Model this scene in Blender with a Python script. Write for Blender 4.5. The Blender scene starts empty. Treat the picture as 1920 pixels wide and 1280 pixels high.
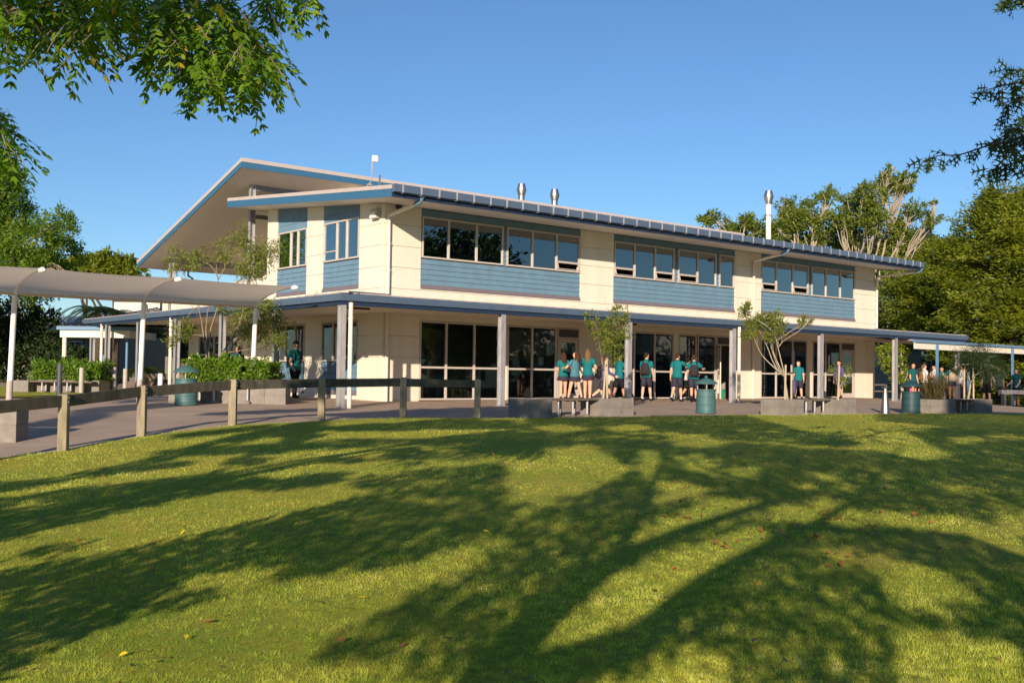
import bpy, bmesh, math, random
import numpy as np
from mathutils import Vector, Matrix

R = random.Random(7)
NR = np.random.default_rng(11)
SC = bpy.context.scene
COL = SC.collection

# ------------------------------------------------------------------ camera
CAM_F, CAM_P, CAM_R, CAM_Y = 1944.5, math.radians(1.794), math.radians(0.820), math.radians(39.008)
CAM = np.array([-16.508, -26.555, 0.862])
FW = np.array([math.sin(CAM_Y), math.cos(CAM_Y), 0.0])      # horizontal view direction
RT = np.array([math.cos(CAM_Y), -math.sin(CAM_Y), 0.0])     # horizontal right
UPV = np.array([0, 0, 1.0])
CF = FW * math.cos(CAM_P) + UPV * math.sin(CAM_P)
CU = UPV * math.cos(CAM_P) - FW * math.sin(CAM_P)

def set_camera():
    right = RT * math.cos(CAM_R) + CU * math.sin(CAM_R)
    up = -RT * math.sin(CAM_R) + CU * math.cos(CAM_R)
    m = Matrix.Identity(4)
    for i in range(3):
        m[i][0], m[i][1], m[i][2], m[i][3] = right[i], up[i], -CF[i], CAM[i]
    cd = bpy.data.cameras.new('camera')
    cd.sensor_width = 36.0
    cd.lens = CAM_F / 1920 * 36
    cd.clip_start, cd.clip_end = 0.1, 2000
    o = bpy.data.objects.new('camera', cd)
    COL.objects.link(o)
    o.matrix_world = m
    SC.camera = o
set_camera()

# ------------------------------------------------------------------ light
SUN_EL = math.radians(15.6)
SUN_TRAVEL = math.radians(40.5)        # direction the light travels, measured from +X towards +Y
SH = np.array([math.cos(SUN_TRAVEL), math.sin(SUN_TRAVEL), 0.0])
TAN_EL = math.tan(SUN_EL)
def set_light():
    w = bpy.data.worlds.new('World')
    SC.world = w
    w.use_nodes = True
    nt = w.node_tree
    bg = nt.nodes['Background']
    sky = nt.nodes.new('ShaderNodeTexSky')
    sky.sky_type = 'NISHITA'
    sky.sun_disc = False
    sky.sun_elevation = SUN_EL
    sky.sun_rotation = math.atan2(-SH[0], -SH[1])
    sky.air_density = 1.0
    sky.dust_density = 0.0
    sky.ozone_density = 5.4
    nt.links.new(sky.outputs[0], bg.inputs[0])
    bg.inputs[1].default_value = 0.100
    ld = bpy.data.lights.new('sun', 'SUN')
    ld.energy = 5.0
    ld.angle = math.radians(0.42)
    ld.color = (1.0, 0.84, 0.655)
    o = bpy.data.objects.new('sun', ld)
    COL.objects.link(o)
    d = Vector((SH[0] * math.cos(SUN_EL), SH[1] * math.cos(SUN_EL), -math.sin(SUN_EL)))
    o.rotation_euler = d.to_track_quat('-Z', 'Y').to_euler()
    o.location = (-40, -50, 40)
set_light()
vs = SC.view_settings
vs.view_transform = 'Standard'
vs.look = 'None'
vs.exposure = 0.42
vs.gamma = 1.0
SC.cycles.max_bounces = 8
SC.cycles.transparent_max_bounces = 16

# ------------------------------------------------------------------ photo measurement -> metres
def ray(u, v):
    a = np.asarray(u, float) - 960; b = np.asarray(v, float) - 640
    uu = a * math.cos(CAM_R) + b * math.sin(CAM_R)
    vv = -a * math.sin(CAM_R) + b * math.cos(CAM_R)
    d = CF * CAM_F + uu[..., None] * RT - vv[..., None] * CU
    return d / (d @ FW)[..., None]
def W(u, v, d):
    """point seen at (u, v) of the 1920x1280 photograph, d metres ahead of the camera"""
    return CAM + ray(np.array(u, float), np.array(v, float)) * (np.asarray(d, float)[..., None] if np.ndim(d) else d)
def LD(lat, d, z=0.0):
    return np.array([CAM[0], CAM[1], 0.0]) + RT * lat + FW * d + UPV * z

# ------------------------------------------------------------------ ground height
_ctl = [(-7.2, 16.7, -.47), (-6.62, 18.6, -.345), (-5.53, 20.6, -.226), (-4.07, 22.2, -.19), (-2.46, 23.6, -.16), (-.81, 24.6, -.19),
        (.5, 25, -.19), (3, 26.5, -.18), (6.5, 28.7, -.17), (10, 30.3, -.17), (16.4, 33.2, -.18), (20, 36, -.27), (-7.8, 15.8, -.53),
        (0, 0, -.80), (0, 6, -.68), (0, 12, -.46), (0, 18, -.28), (-5, 8, -.72), (-7, 12, -.64), (-10, 12, -.72), (6, 10, -.5), (8, 18, -.3),
        (12, 24, -.22), (-4, 14, -.48), (15, 10, -.5), (0, -10, -.95), (10, -10, -.9), (-12, -5, -1.0), (-12, 0, -.95), (20, 0, -.7),
        (-11, 16, -.5), (-9.5, 20, -.25), (-8, 24, -.08), (-12, 25, -.05), (-14, 30, .02), (-5, 26, -.05), (-22, 34, .05), (-22, 20, -.3),
        (-30, 0, -1.0), (0, -40, -1.2), (40, -20, -.8), (45, 20, -.4)]
_cp = [LD(a, b)[:2].tolist() + [z] for a, b, z in _ctl]
_cp += [(0, 0, 0), (26.5, 0, 0), (-3.3, -3.3, -.05), (5, -3.3, -.02), (12, -3.3, -.01), (22.7, -3.3, -.01), (-3.3, 10, .0), (-3, 18, .05), (0, 30, .1),
        (28.5, -3.3, -.12), (32.4, -3.5, -.55), (40, 0, -.6), (40, -10, -.7), (60, 20, -.3), (10, 20, .05), (30, 40, .1), (-25, 40, .5), (-10, 60, .3), (60, 60, .2), (13, 0, 0), (-14, 22, .2)]
_cp = np.array(_cp)
def _tps(r):
    return np.where(r > 1e-9, r * r * np.log(np.maximum(r, 1e-9)), 0.0)
def _solve():
    n = len(_cp)
    K = _tps(np.linalg.norm(_cp[:, None, :2] - _cp[None, :, :2], axis=2)) + np.eye(n) * 0.6
    P = np.hstack([np.ones((n, 1)), _cp[:, :2]])
    A = np.zeros((n + 3, n + 3)); A[:n, :n] = K; A[:n, n:] = P; A[n:, :n] = P.T
    return np.linalg.solve(A, np.concatenate([_cp[:, 2], np.zeros(3)]))
_w = _solve()
def gz(x, y):
    """height of the ground at (x, y)"""
    x = np.atleast_1d(np.asarray(x, float)); y = np.atleast_1d(np.asarray(y, float))
    out = np.empty(len(x))
    for s in range(0, len(x), 50000):
        q = np.stack([x[s:s + 50000], y[s:s + 50000]], 1)
        r = np.linalg.norm(q[:, None, :] - _cp[None, :, :2], axis=2)
        out[s:s + 50000] = _tps(r) @ _w[:-3] + _w[-3] + q @ _w[-2:]
    return np.clip(out, -1.6, 1.2)
def G(x, y):
    return float(gz(x, y)[0])
def on_ground(u, v, it=12):
    """ground points seen at photo pixels (arrays)"""
    u = np.atleast_1d(np.asarray(u, float)); v = np.atleast_1d(np.asarray(v, float))
    r = ray(u, v)
    d = np.full(len(u), 12.0)
    z = np.full(len(u), -.4)
    for _ in range(it):
        d = np.clip((z - CAM[2]) / np.minimum(r[:, 2], -1e-3), 2, 60)
        p = CAM + r * d[:, None]
        z = 0.5 * z + 0.5 * gz(p[:, 0], p[:, 1])
    p[:, 2] = gz(p[:, 0], p[:, 1])
    return p, d
def stand(u, d):
    """ground point at photo column u, d metres ahead"""
    p = W(u, 700, d)
    return np.array([p[0], p[1], G(p[0], p[1])])

# ------------------------------------------------------------------ materials
MATS = {}
def _new(name):
    m = bpy.data.materials.new(name)
    m.use_nodes = True
    MATS[name] = m
    return m, m.node_tree, m.node_tree.nodes['Principled BSDF']
def mat(name, col, rough=.6, metal=0.0, var=.12, scale=4.0, bump=0.0, bscale=40.0, spec=.4, stretch=None, dirt=None, dirt_scale=2.0, dirt_amt=.4):
    m, nt, b = _new(name)
    N, L = nt.nodes, nt.links
    tc = N.new('ShaderNodeTexCoord')
    mp = N.new('ShaderNodeMapping')
    L.new(tc.outputs['Object'], mp.inputs[0])
    if stretch: mp.inputs['Scale'].default_value = stretch
    n1 = N.new('ShaderNodeTexNoise'); n1.inputs['Scale'].default_value = scale; n1.inputs['Detail'].default_value = 6
    L.new(mp.outputs[0], n1.inputs['Vector'])
    r = N.new('ShaderNodeMapRange'); r.inputs[1].default_value = .3; r.inputs[2].default_value = .7
    r.inputs[3].default_value = 1 - var; r.inputs[4].default_value = 1 + var
    L.new(n1.outputs[0], r.inputs[0])
    mx = N.new('ShaderNodeMix'); mx.data_type = 'RGBA'; mx.blend_type = 'MULTIPLY'; mx.inputs[0].default_value = 1
    mx.inputs[6].default_value = (*col, 1)
    L.new(r.outputs[0], mx.inputs[7])
    src = mx.outputs[2]
    if dirt:
        n3 = N.new('ShaderNodeTexNoise'); n3.inputs['Scale'].default_value = dirt_scale; n3.inputs['Detail'].default_value = 8
        n3.inputs['Roughness'].default_value = .65
        L.new(mp.outputs[0], n3.inputs['Vector'])
        r3 = N.new('ShaderNodeMapRange'); r3.inputs[1].default_value = .48; r3.inputs[2].default_value = .72
        r3.inputs[3].default_value = 0; r3.inputs[4].default_value = dirt_amt
        L.new(n3.outputs[0], r3.inputs[0])
        m3 = N.new('ShaderNodeMix'); m3.data_type = 'RGBA'
        L.new(r3.outputs[0], m3.inputs[0]); L.new(src, m3.inputs[6]); m3.inputs[7].default_value = (*dirt, 1)
        src = m3.outputs[2]
    L.new(src, b.inputs['Base Color'])
    b.inputs['Roughness'].default_value = rough
    b.inputs['Metallic'].default_value = metal
    b.inputs['Specular IOR Level'].default_value = spec
    if bump:
        n2 = N.new('ShaderNodeTexNoise'); n2.inputs['Scale'].default_value = bscale; n2.inputs['Detail'].default_value = 5
        L.new(mp.outputs[0], n2.inputs['Vector'])
        bp = N.new('ShaderNodeBump'); bp.inputs['Strength'].default_value = bump; bp.inputs['Distance'].default_value = .02
        L.new(n2.outputs[0], bp.inputs['Height']); L.new(bp.outputs[0], b.inputs['Normal'])
    return m
def leaf_mat(name, c1, c2, trans=.45, rough=.5, spec=.35, c3=None):
    """leaf: colour varies leaf by leaf (attribute 'var'); light passes through"""
    m, nt, b = _new(name)
    N, L = nt.nodes, nt.links
    at = N.new('ShaderNodeAttribute'); at.attribute_name = 'var'
    cr = N.new('ShaderNodeValToRGB')
    cr.color_ramp.elements[0].color = (*c1, 1); cr.color_ramp.elements[1].color = (*c2, 1)
    if c3:
        cr.color_ramp.elements[1].position = .86
        e = cr.color_ramp.elements.new(.95); e.color = (*c3, 1)
    L.new(at.outputs['Fac'], cr.inputs[0])
    L.new(cr.outputs[0], b.inputs['Base Color'])
    b.inputs['Roughness'].default_value = rough
    b.inputs['Specular IOR Level'].default_value = spec
    tr = N.new('ShaderNodeBsdfTranslucent')
    mm = N.new('ShaderNodeMix'); mm.data_type = 'RGBA'; mm.blend_type = 'MULTIPLY'; mm.inputs[0].default_value = 1
    L.new(cr.outputs[0], mm.inputs[6]); mm.inputs[7].default_value = (1.35, 1.45, .5, 1)
    L.new(mm.outputs[2], tr.inputs[0])
    ms = N.new('ShaderNodeMixShader'); ms.inputs[0].default_value = trans
    L.new(b.outputs[0], ms.inputs[1]); L.new(tr.outputs[0], ms.inputs[2])
    L.new(ms.outputs[0], N['Material Output'].inputs[0])
    return m
def glass_mat(name, tint, boost=1.6, rough=.01):
    m, nt, b = _new(name)
    N, L = nt.nodes, nt.links
    N.remove(b)
    fr = N.new('ShaderNodeFresnel'); fr.inputs[0].default_value = 1.52
    ml = N.new('ShaderNodeMath'); ml.operation = 'MULTIPLY'; ml.inputs[1].default_value = boost; ml.use_clamp = True
    L.new(fr.outputs[0], ml.inputs[0])
    tp = N.new('ShaderNodeBsdfTransparent'); tp.inputs[0].default_value = (*tint, 1)
    gl = N.new('ShaderNodeBsdfGlossy'); gl.inputs['Roughness'].default_value = rough; gl.inputs[0].default_value = (.9, 1, 1, 1)
    no = N.new('ShaderNodeTexNoise'); no.inputs['Scale'].default_value = 1.3
    tc = N.new('ShaderNodeTexCoord'); L.new(tc.outputs['Object'], no.inputs['Vector'])
    bp = N.new('ShaderNodeBump'); bp.inputs['Strength'].default_value = .02; bp.inputs['Distance'].default_value = .05
    L.new(no.outputs[0], bp.inputs['Height']); L.new(bp.outputs[0], gl.inputs['Normal'])
    mx = N.new('ShaderNodeMixShader')
    L.new(ml.outputs[0], mx.inputs[0]); L.new(tp.outputs[0], mx.inputs[1]); L.new(gl.outputs[0], mx.inputs[2])
    L.new(mx.outputs[0], N['Material Output'].inputs[0])
    return m

mat('cream_wall', (.74, .675, .56), .75, var=.04, scale=1.2, bump=.03, bscale=60, dirt=(.52, .45, .36), dirt_scale=1.8, dirt_amt=.20, stretch=(1.6, 1.6, .22))
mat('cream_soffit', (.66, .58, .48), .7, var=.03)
mat('cream_paint', (.74, .66, .55), .5, var=.04)
mat('blue_boards', (.135, .238, .33), .6, var=.08, scale=2.5, stretch=(1.5, 1.5, .8), dirt=(.11, .17, .23), dirt_scale=1.6, dirt_amt=.5)
mat('barge_blue', (.040, .135, .25), .45, var=.04)
mat('trim_grey', (.50, .43, .40), .5, var=.05)
mat('gutter_blue', (.085, .125, .19), .4, var=.08, scale=3)
mat('fascia_navy', (.018, .035, .075), .5, var=.05)
mat('strap_grey', (.36, .37, .40), .45)
mat('flash_mauve', (.17, .145, .165), .55, var=.06)
mat('frame_alu', (.52, .46, .42), .45, var=.04)
mat('roof_steel', (.40, .36, .35), .45, var=.06)
mat('steel_galv', (.42, .41, .42), .45, metal=.35, var=.14, scale=9, stretch=(1, 1, .3))
mat('steel_dark', (.20, .19, .20), .5, metal=.2, var=.1)
mat('flue_steel', (.48, .45, .43), .42, metal=1.0, var=.06, spec=.5)
mat('white_paint', (.80, .78, .75), .45, var=.03)
mat('grey_plastic', (.42, .38, .34), .4)
mat('black_plastic', (.02, .02, .022), .4)
mat('room_wall', (.32, .30, .27), .8); mat('room_floor', (.08, .078, .08), .8); mat('room_ceiling', (.50, .48, .45), .8)
mat('paper', (.62, .66, .62), .8, var=.1, scale=12); mat('paper_teal', (.25, .5, .48), .8); mat('paper_yellow', (.7, .62, .05), .7)
mat('curtain_blue', (.03, .06, .16), .9); mat('red_cloth', (.35, .03, .04), .8)
glass_mat('window_glass', (.66, .70, .70), 1.7)
glass_mat('window_glass_upper', (.30, .35, .40), 4.8)
mat('asphalt', (.45, .335, .25), .85, var=.16, scale=1.6, bump=.35, bscale=160, dirt=(.31, .22, .16), dirt_scale=.8, dirt_amt=.75)
mat('concrete', (.25, .22, .195), .85, var=.14, scale=5, bump=.25, bscale=70, dirt=(.13, .115, .105), dirt_scale=2.2, dirt_amt=.6)
mat('brown_timber', (.14, .105, .085), .8, var=.25, scale=9, bump=.2, stretch=(.3, 3, 3))
mat('fence_timber', (.30, .245, .165), .85, var=.28, scale=5, bump=.4, bscale=50, stretch=(3, 3, .5), dirt=(.13, .14, .07), dirt_scale=1.6, dirt_amt=.55)
mat('rail_timber', (.10, .088, .062), .88, var=.3, scale=4, bump=.4, bscale=40, stretch=(2, 2, .6), dirt=(.03, .032, .03), dirt_scale=2.2, dirt_amt=.8)
mat('bin_green', (.055, .135, .135), .5, var=.12, scale=6, dirt=(.10, .15, .15), dirt_scale=4, dirt_amt=.35)
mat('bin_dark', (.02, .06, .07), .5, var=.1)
mat('bin_leg', (.5, .4, .28), .5)
mat('bollard_grey', (.40, .36, .32), .6, var=.1); mat('bollard_dark', (.06, .065, .08), .55)
mat('stake', (.46, .37, .26), .85, var=.18, scale=6, stretch=(4, 4, .5))
mat('tie_black', (.015, .015, .015), .7)
mat('membrane', (.70, .59, .45), .75, var=.03, scale=1)
def membrane_mat():
    m = MATS['membrane']; nt = m.node_tree; N, L = nt.nodes, nt.links
    b = N['Principled BSDF']; tr = N.new('ShaderNodeBsdfTranslucent'); tr.inputs[0].default_value = (.98, .80, .58, 1)
    ms = N.new('ShaderNodeMixShader'); ms.inputs[0].default_value = .58
    L.new(b.outputs[0], ms.inputs[1]); L.new(tr.outputs[0], ms.inputs[2]); L.new(ms.outputs[0], N['Material Output'].inputs[0])
membrane_mat()
mat('blue_post', (.11, .22, .36), .45, var=.06)
mat('roof_dark', (.055, .06, .075), .5, var=.1)
mat('far_blue_roof', (.24, .30, .38), .5, var=.08); mat('far_wall', (.16, .13, .105), .85)
mat('pale_wall', (.66, .60, .54), .8, var=.04)
mat('teal_wall', (.035, .075, .085), .7); mat('corrugated', (.16, .18, .20), .6)
mat('bark_grey', (.20, .165, .125), .9, var=.3, scale=10, bump=.5, bscale=30)
mat('bark_brown', (.25, .19, .13), .9, var=.25, scale=10, bump=.3, bscale=30)
mat('bark_pale', (.38, .32, .235), .85, var=.22, scale=8, bump=.3, bscale=25)
mat('bark_dark', (.07, .05, .035), .9, var=.3, scale=10, bump=.5, bscale=30)
mat('soil', (.06, .045, .03), .95, var=.2)
leaf_mat('leaf_pinnate', (.035, .11, .009), (.20, .34, .02), .46, c3=(.42, .32, .02))
leaf_mat('leaf_oak', (.022, .05, .010), (.055, .095, .018), .38)
leaf_mat('leaf_feather', (.055, .12, .010), (.21, .31, .022), .45)
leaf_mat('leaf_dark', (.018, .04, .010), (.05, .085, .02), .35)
leaf_mat('leaf_olive', (.055, .10, .007), (.28, .29, .016), .42)
leaf_mat('leaf_gum', (.07, .12, .015), (.24, .27, .035), .42)
leaf_mat('leaf_hedge', (.06, .14, .012), (.22, .34, .03), .4, rough=.35)
leaf_mat('leaf_shrub', (.09, .13, .02), (.30, .32, .06), .42)
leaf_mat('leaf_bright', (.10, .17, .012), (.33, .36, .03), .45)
leaf_mat('leaf_rush', (.07, .06, .014), (.16, .12, .04), .35)
leaf_mat('blade', (.20, .32, .03), (.74, .72, .14), .48, rough=.6, spec=.25, c3=(.95, .84, .48))
leaf_mat('fallen', (.20, .09, .03), (.46, .19, .05), .2, c3=(.85, .66, .02))

# ------------------------------------------------------------------ mesh collector
class MB:
    def __init__(s): s.v = []; s.f = []
    def add(s, vs_, fs_):
        o = len(s.v); s.v += [tuple(map(float, p)) for p in vs_]; s.f += [tuple(i + o for i in f) for f in fs_]
        return s
    def box(s, x0, y0, z0, x1, y1, z1):
        if x0 > x1: x0, x1 = x1, x0
        if y0 > y1: y0, y1 = y1, y0
        if z0 > z1: z0, z1 = z1, z0
        return s.add([(x0, y0, z0), (x1, y0, z0), (x1, y1, z0), (x0, y1, z0), (x0, y0, z1), (x1, y0, z1), (x1, y1, z1), (x0, y1, z1)],
                     [(0, 3, 2, 1), (4, 5, 6, 7), (0, 1, 5, 4), (1, 2, 6, 5), (2, 3, 7, 6), (3, 0, 4, 7)])
    def hexa(s, p):   # 4 bottom, 4 top
        return s.add(p, [(0, 3, 2, 1), (4, 5, 6, 7), (0, 1, 5, 4), (1, 2, 6, 5), (2, 3, 7, 6), (3, 0, 4, 7)])
    def obox(s, c, ax, ay, az):
        c, ax, ay, az = map(np.asarray, (c, ax, ay, az))
        return s.hexa([c - ax - ay - az, c + ax - ay - az, c + ax + ay - az, c - ax + ay - az, c - ax - ay + az, c + ax - ay + az, c + ax + ay + az, c - ax + ay + az])
    def beam(s, a, b, w, h, up=(0, 0, 1)):
        a, b = np.asarray(a, float), np.asarray(b, float)
        d = b - a; L = np.linalg.norm(d); d = d / L
        x = np.cross(d, up); x /= np.linalg.norm(x); y = np.cross(x, d)
        return s.obox((a + b) / 2, d * L / 2, x * w / 2, y * h / 2)
    def prism(s, prof, a, b, axis=0):
        """profile (list of 2D) extruded along an axis from a to b; profile gives the two other coords in order"""
        n = len(prof); P = []
        for t in (a, b):
            for p, q in prof:
                P.append((t, p, q) if axis == 0 else (p, t, q) if axis == 1 else (p, q, t))
        F = [tuple(range(n))[::-1], tuple(range(n, 2 * n))] + [(i, (i + 1) % n, n + (i + 1) % n, n + i) for i in range(n)]
        return s.add(P, F)
    def tube(s, pts, rad, n=8, cap=True, flat=1.0, ref=None):
        pts = [np.asarray(p, float) for p in pts]
        if not hasattr(rad, '__len__'): rad = [rad] * len(pts)
        V = []; m = len(pts); px = None
        for i, p in enumerate(pts):
            d = pts[min(i + 1, m - 1)] - pts[max(i - 1, 0)]
            d = d / (np.linalg.norm(d) + 1e-12)
            if px is None:
                t = np.asarray(ref, float) if ref is not None else (np.array([1., 0, 0]) if abs(d[0]) < .8 else np.array([0, 1., 0]))
            else: t = px
            x = t - d * (t @ d); x /= np.linalg.norm(x) + 1e-12; px = x
            y = np.cross(d, x)
            r = rad[i]
            ra, rb = r if hasattr(r, '__len__') else (r, r * flat)
            for k in range(n):
                a = 2 * math.pi * k / n
                V.append(p + x * ra * math.cos(a) + y * rb * math.sin(a))
        F = []
        for i in range(m - 1):
            for k in range(n):
                F.append((i * n + k, i * n + (k + 1) % n, (i + 1) * n + (k + 1) % n, (i + 1) * n + k))
        if cap: F += [tuple(range(n))[::-1], tuple(range((m - 1) * n, m * n))]
        return s.add(V, F)
    def ball(s, c, r, n=10, m=7):
        r = r if hasattr(r, '__len__') else (r, r, r)
        V = [(c[0], c[1], c[2] - r[2])]
        for j in range(1, m):
            t = math.pi * j / m
            for k in range(n):
                a = 2 * math.pi * k / n
                V.append((c[0] + r[0] * math.sin(t) * math.cos(a), c[1] + r[1] * math.sin(t) * math.sin(a), c[2] - r[2] * math.cos(t)))
        V.append((c[0], c[1], c[2] + r[2]))
        F = [(0, 1 + (k + 1) % n, 1 + k) for k in range(n)]
        for j in range(m - 2):
            for k in range(n):
                F.append((1 + j * n + k, 1 + j * n + (k + 1) % n, 1 + (j + 1) * n + (k + 1) % n, 1 + (j + 1) * n + k))
        e = len(V) - 1
        F += [(1 + (m - 2) * n + k, 1 + (m - 2) * n + (k + 1) % n, e) for k in range(n)]
        return s.add(V, F)
    def lathe(s, prof, c=(0, 0, 0), n=20):
        V = []; m = len(prof)
        for r, z in prof:
            for k in range(n):
                a = 2 * math.pi * k / n
                V.append((c[0] + r * math.cos(a), c[1] + r * math.sin(a), c[2] + z))
        F = [(i * n + k, i * n + (k + 1) % n, (i + 1) * n + (k + 1) % n, (i + 1) * n + k) for i in range(m - 1) for k in range(n)]
        F += [tuple(range(n))[::-1], tuple(range((m - 1) * n, m * n))]
        return s.add(V, F)
    def build(s, name, material, parent=None, bevel=0, smooth=False, loc=None):
        me = bpy.data.meshes.new(name)
        V = s.v
        if loc is not None: V = [(a - loc[0], b - loc[1], c - loc[2]) for a, b, c in V]
        me.from_pydata(V, [], s.f)
        me.materials.append(MATS[material] if isinstance(material, str) else material)
        if smooth:
            me.polygons.foreach_set('use_smooth', [True] * len(me.polygons))
        o = bpy.data.objects.new(name, me)
        COL.objects.link(o)
        if loc is not None: o.location = loc
        if parent is not None:
            o.parent = parent
        if bevel:
            b = o.modifiers.new('bevel', 'BEVEL'); b.width = bevel; b.segments = 2; b.limit_method = 'ANGLE'
        if smooth == 2:
            e = o.modifiers.new('split', 'EDGE_SPLIT'); e.split_angle = math.radians(40)
        return o

def thing(name, label, cat, loc=(0, 0, 0), rz=0.0, group=None):
    o = bpy.data.objects.new(name, None)
    o.empty_display_size = .2
    COL.objects.link(o)
    o.location = tuple(map(float, loc)); o.rotation_euler = (0, 0, rz)
    return tag(o, label, cat, group)
def tag(o, label=None, cat=None, group=None, kind=None):
    if label: o['label'] = label
    if cat: o['category'] = cat
    if group: o['group'] = group
    if kind: o['kind'] = kind
    return o
def copy_thing(root, loc, rz=0.0, label=None, group=None):
    def rec(o, par):
        c = o.copy(); COL.objects.link(c)
        if par is not None: c.parent = par
        for ch in list(o.children): rec(ch, c)
        return c
    kids = list(root.children)
    r = root.copy(); COL.objects.link(r)
    for k in kids: rec(k, r)
    r.location = tuple(map(float, loc)); r.rotation_euler = (0, 0, rz)
    if label: r['label'] = label
    if group: r['group'] = group
    return r

# ------------------------------------------------------------------ leaf meshes (numpy)
LEAF_SHAPES = {
    'diamond': (np.array([(0, 0, 0), (.5, .42, .10), (1, 0, 0), (.5, -.42, .10)]), [(0, 1, 2), (0, 2, 3)]),
    'leaf': (np.array([(0, 0, 0), (.28, .42, .10), (.62, .38, .10), (1, 0, -.06), (.62, -.38, .10), (.28, -.42, .10)]), [(0, 1, 2, 3), (0, 3, 4, 5)]),
    'blade': (np.array([(0, .5, 0), (1, 0, 0), (0, -.5, 0)]), [(0, 1, 2)]),
    'narrow': (np.array([(0, 0, 0), (.5, .5, .06), (1, 0, -.08), (.5, -.5, .06)]), [(0, 1, 2, 3)]),
    'oak': (np.array([(0, .012, 0), (.20, .035, 0), (.34, .40, .06), (.33, .06, 0), (.48, .05, 0), (.68, .50, .08), (.60, .06, 0), (.74, .05, 0), (.93, .30, .05), (.86, .05, 0), (1.06, 0, -.04),
                      (.86, -.05, 0), (.93, -.30, .05), (.74, -.05, 0), (.60, -.06, 0), (.68, -.50, .08), (.48, -.05, 0), (.33, -.06, 0), (.34, -.40, .06), (.20, -.035, 0), (0, -.012, 0)]),
            [(0, 1, 19, 20), (1, 3, 17, 19), (1, 2, 3), (17, 18, 19), (3, 4, 16, 17), (4, 6, 14, 16), (4, 5, 6), (14, 15, 16), (6, 7, 13, 14), (7, 9, 11, 13), (7, 8, 9), (11, 12, 13), (9, 10, 11)]),
}
def leaves(name, C, D, Nn, L, Wd, material, parent=None, shape='diamond', var=None, loc=None):
    """one mesh of len(C) leaves: base C, direction D, normal Nn, length L, width Wd"""
    C = np.asarray(C, float); n = len(C)
    D = D / (np.linalg.norm(D, axis=1, keepdims=True) + 1e-9)
    Nn = Nn - D * np.sum(Nn * D, axis=1, keepdims=True)
    Nn = Nn / (np.linalg.norm(Nn, axis=1, keepdims=True) + 1e-9)
    S = np.cross(Nn, D)
    L = np.broadcast_to(L, (n,))[:, None]; Wd = np.broadcast_to(Wd, (n,))[:, None]
    tv, tf = LEAF_SHAPES[shape]
    k = len(tv)
    V = np.empty((n, k, 3))
    for i, (a, b, c) in enumerate(tv):
        V[:, i] = C + D * (L * a) + S * (Wd * b) + Nn * (Wd * c)
    if loc is not None: V -= np.asarray(loc, float)
    me = bpy.data.meshes.new(name)
    nv = n * k
    me.vertices.add(nv); me.vertices.foreach_set('co', V.reshape(-1).astype(np.float32))
    idx = np.concatenate([np.asarray(f) for f in tf]); lens = np.array([len(f) for f in tf])
    allidx = (idx[None, :] + (np.arange(n) * k)[:, None]).reshape(-1)
    nl = len(allidx); npoly = n * len(tf)
    me.loops.add(nl); me.loops.foreach_set('vertex_index', allidx.astype(np.int32))
    me.polygons.add(npoly)
    ll = np.tile(lens, n)
    st = np.concatenate([[0], np.cumsum(ll)[:-1]])
    me.polygons.foreach_set('loop_start', st.astype(np.int32))
    me.polygons.foreach_set('loop_total', ll.astype(np.int32))
    me.update(calc_edges=True)
    if var is None: var = NR.random(n)
    at = me.attributes.new('var', 'FLOAT', 'POINT')
    at.data.foreach_set('value', np.repeat(var, k).astype(np.float32))
    me.materials.append(MATS[material])
    o = bpy.data.objects.new(name, me)
    COL.objects.link(o)
    if parent is not None: o.parent = parent
    elif loc is not None: o.location = tuple(map(float, loc))
    return o
def rdirs(n):
    d = NR.normal(size=(n, 3)); return d / np.linalg.norm(d, axis=1, keepdims=True)
def norm(a): 
    a = np.asarray(a, float); return a / (np.linalg.norm(a) + 1e-12)
# ------------------------------------------------------------------ ground
EDGE = [(-40, 2), (-26, 6), (-16, 9.5), (-11, 12.6), (-9.2, 14.4), (-7.8, 15.8), (-7.2, 16.7), (-6.62, 18.4), (-5.53, 20.4), (-4.07, 22.0), (-2.46, 23.5), (-.81, 24.5),
        (.5, 25.0), (3, 26.5), (6.5, 28.6), (10, 30.3), (13, 31.7), (16.4, 33.2), (20, 35.4), (26, 39.5), (40, 50), (70, 72)]
def smooth_line(P, n):
    P = np.asarray(P, float)
    t = np.concatenate([[0], np.cumsum(np.linalg.norm(np.diff(P, axis=0), axis=1))])
    out = []
    for i in range(len(P) - 1):
        p0, p1, p2, p3 = P[max(i - 1, 0)], P[i], P[i + 1], P[min(i + 2, len(P) - 1)]
        m = max(2, int(n * (t[i + 1] - t[i]) / t[-1]) + 3)
        for k in range(m):
            s = k / m
            out.append(.5 * ((2 * p1) + (-p0 + p2) * s + (2 * p0 - 5 * p1 + 4 * p2 - p3) * s * s + (-p0 + 3 * p1 - 3 * p2 + p3) * s ** 3))
    out.append(P[-1])
    return np.array(out)
EDGE_S = smooth_line(EDGE, 260)
EDGE_W = np.array([LD(a, b)[:2] for a, b in EDGE_S])
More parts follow.
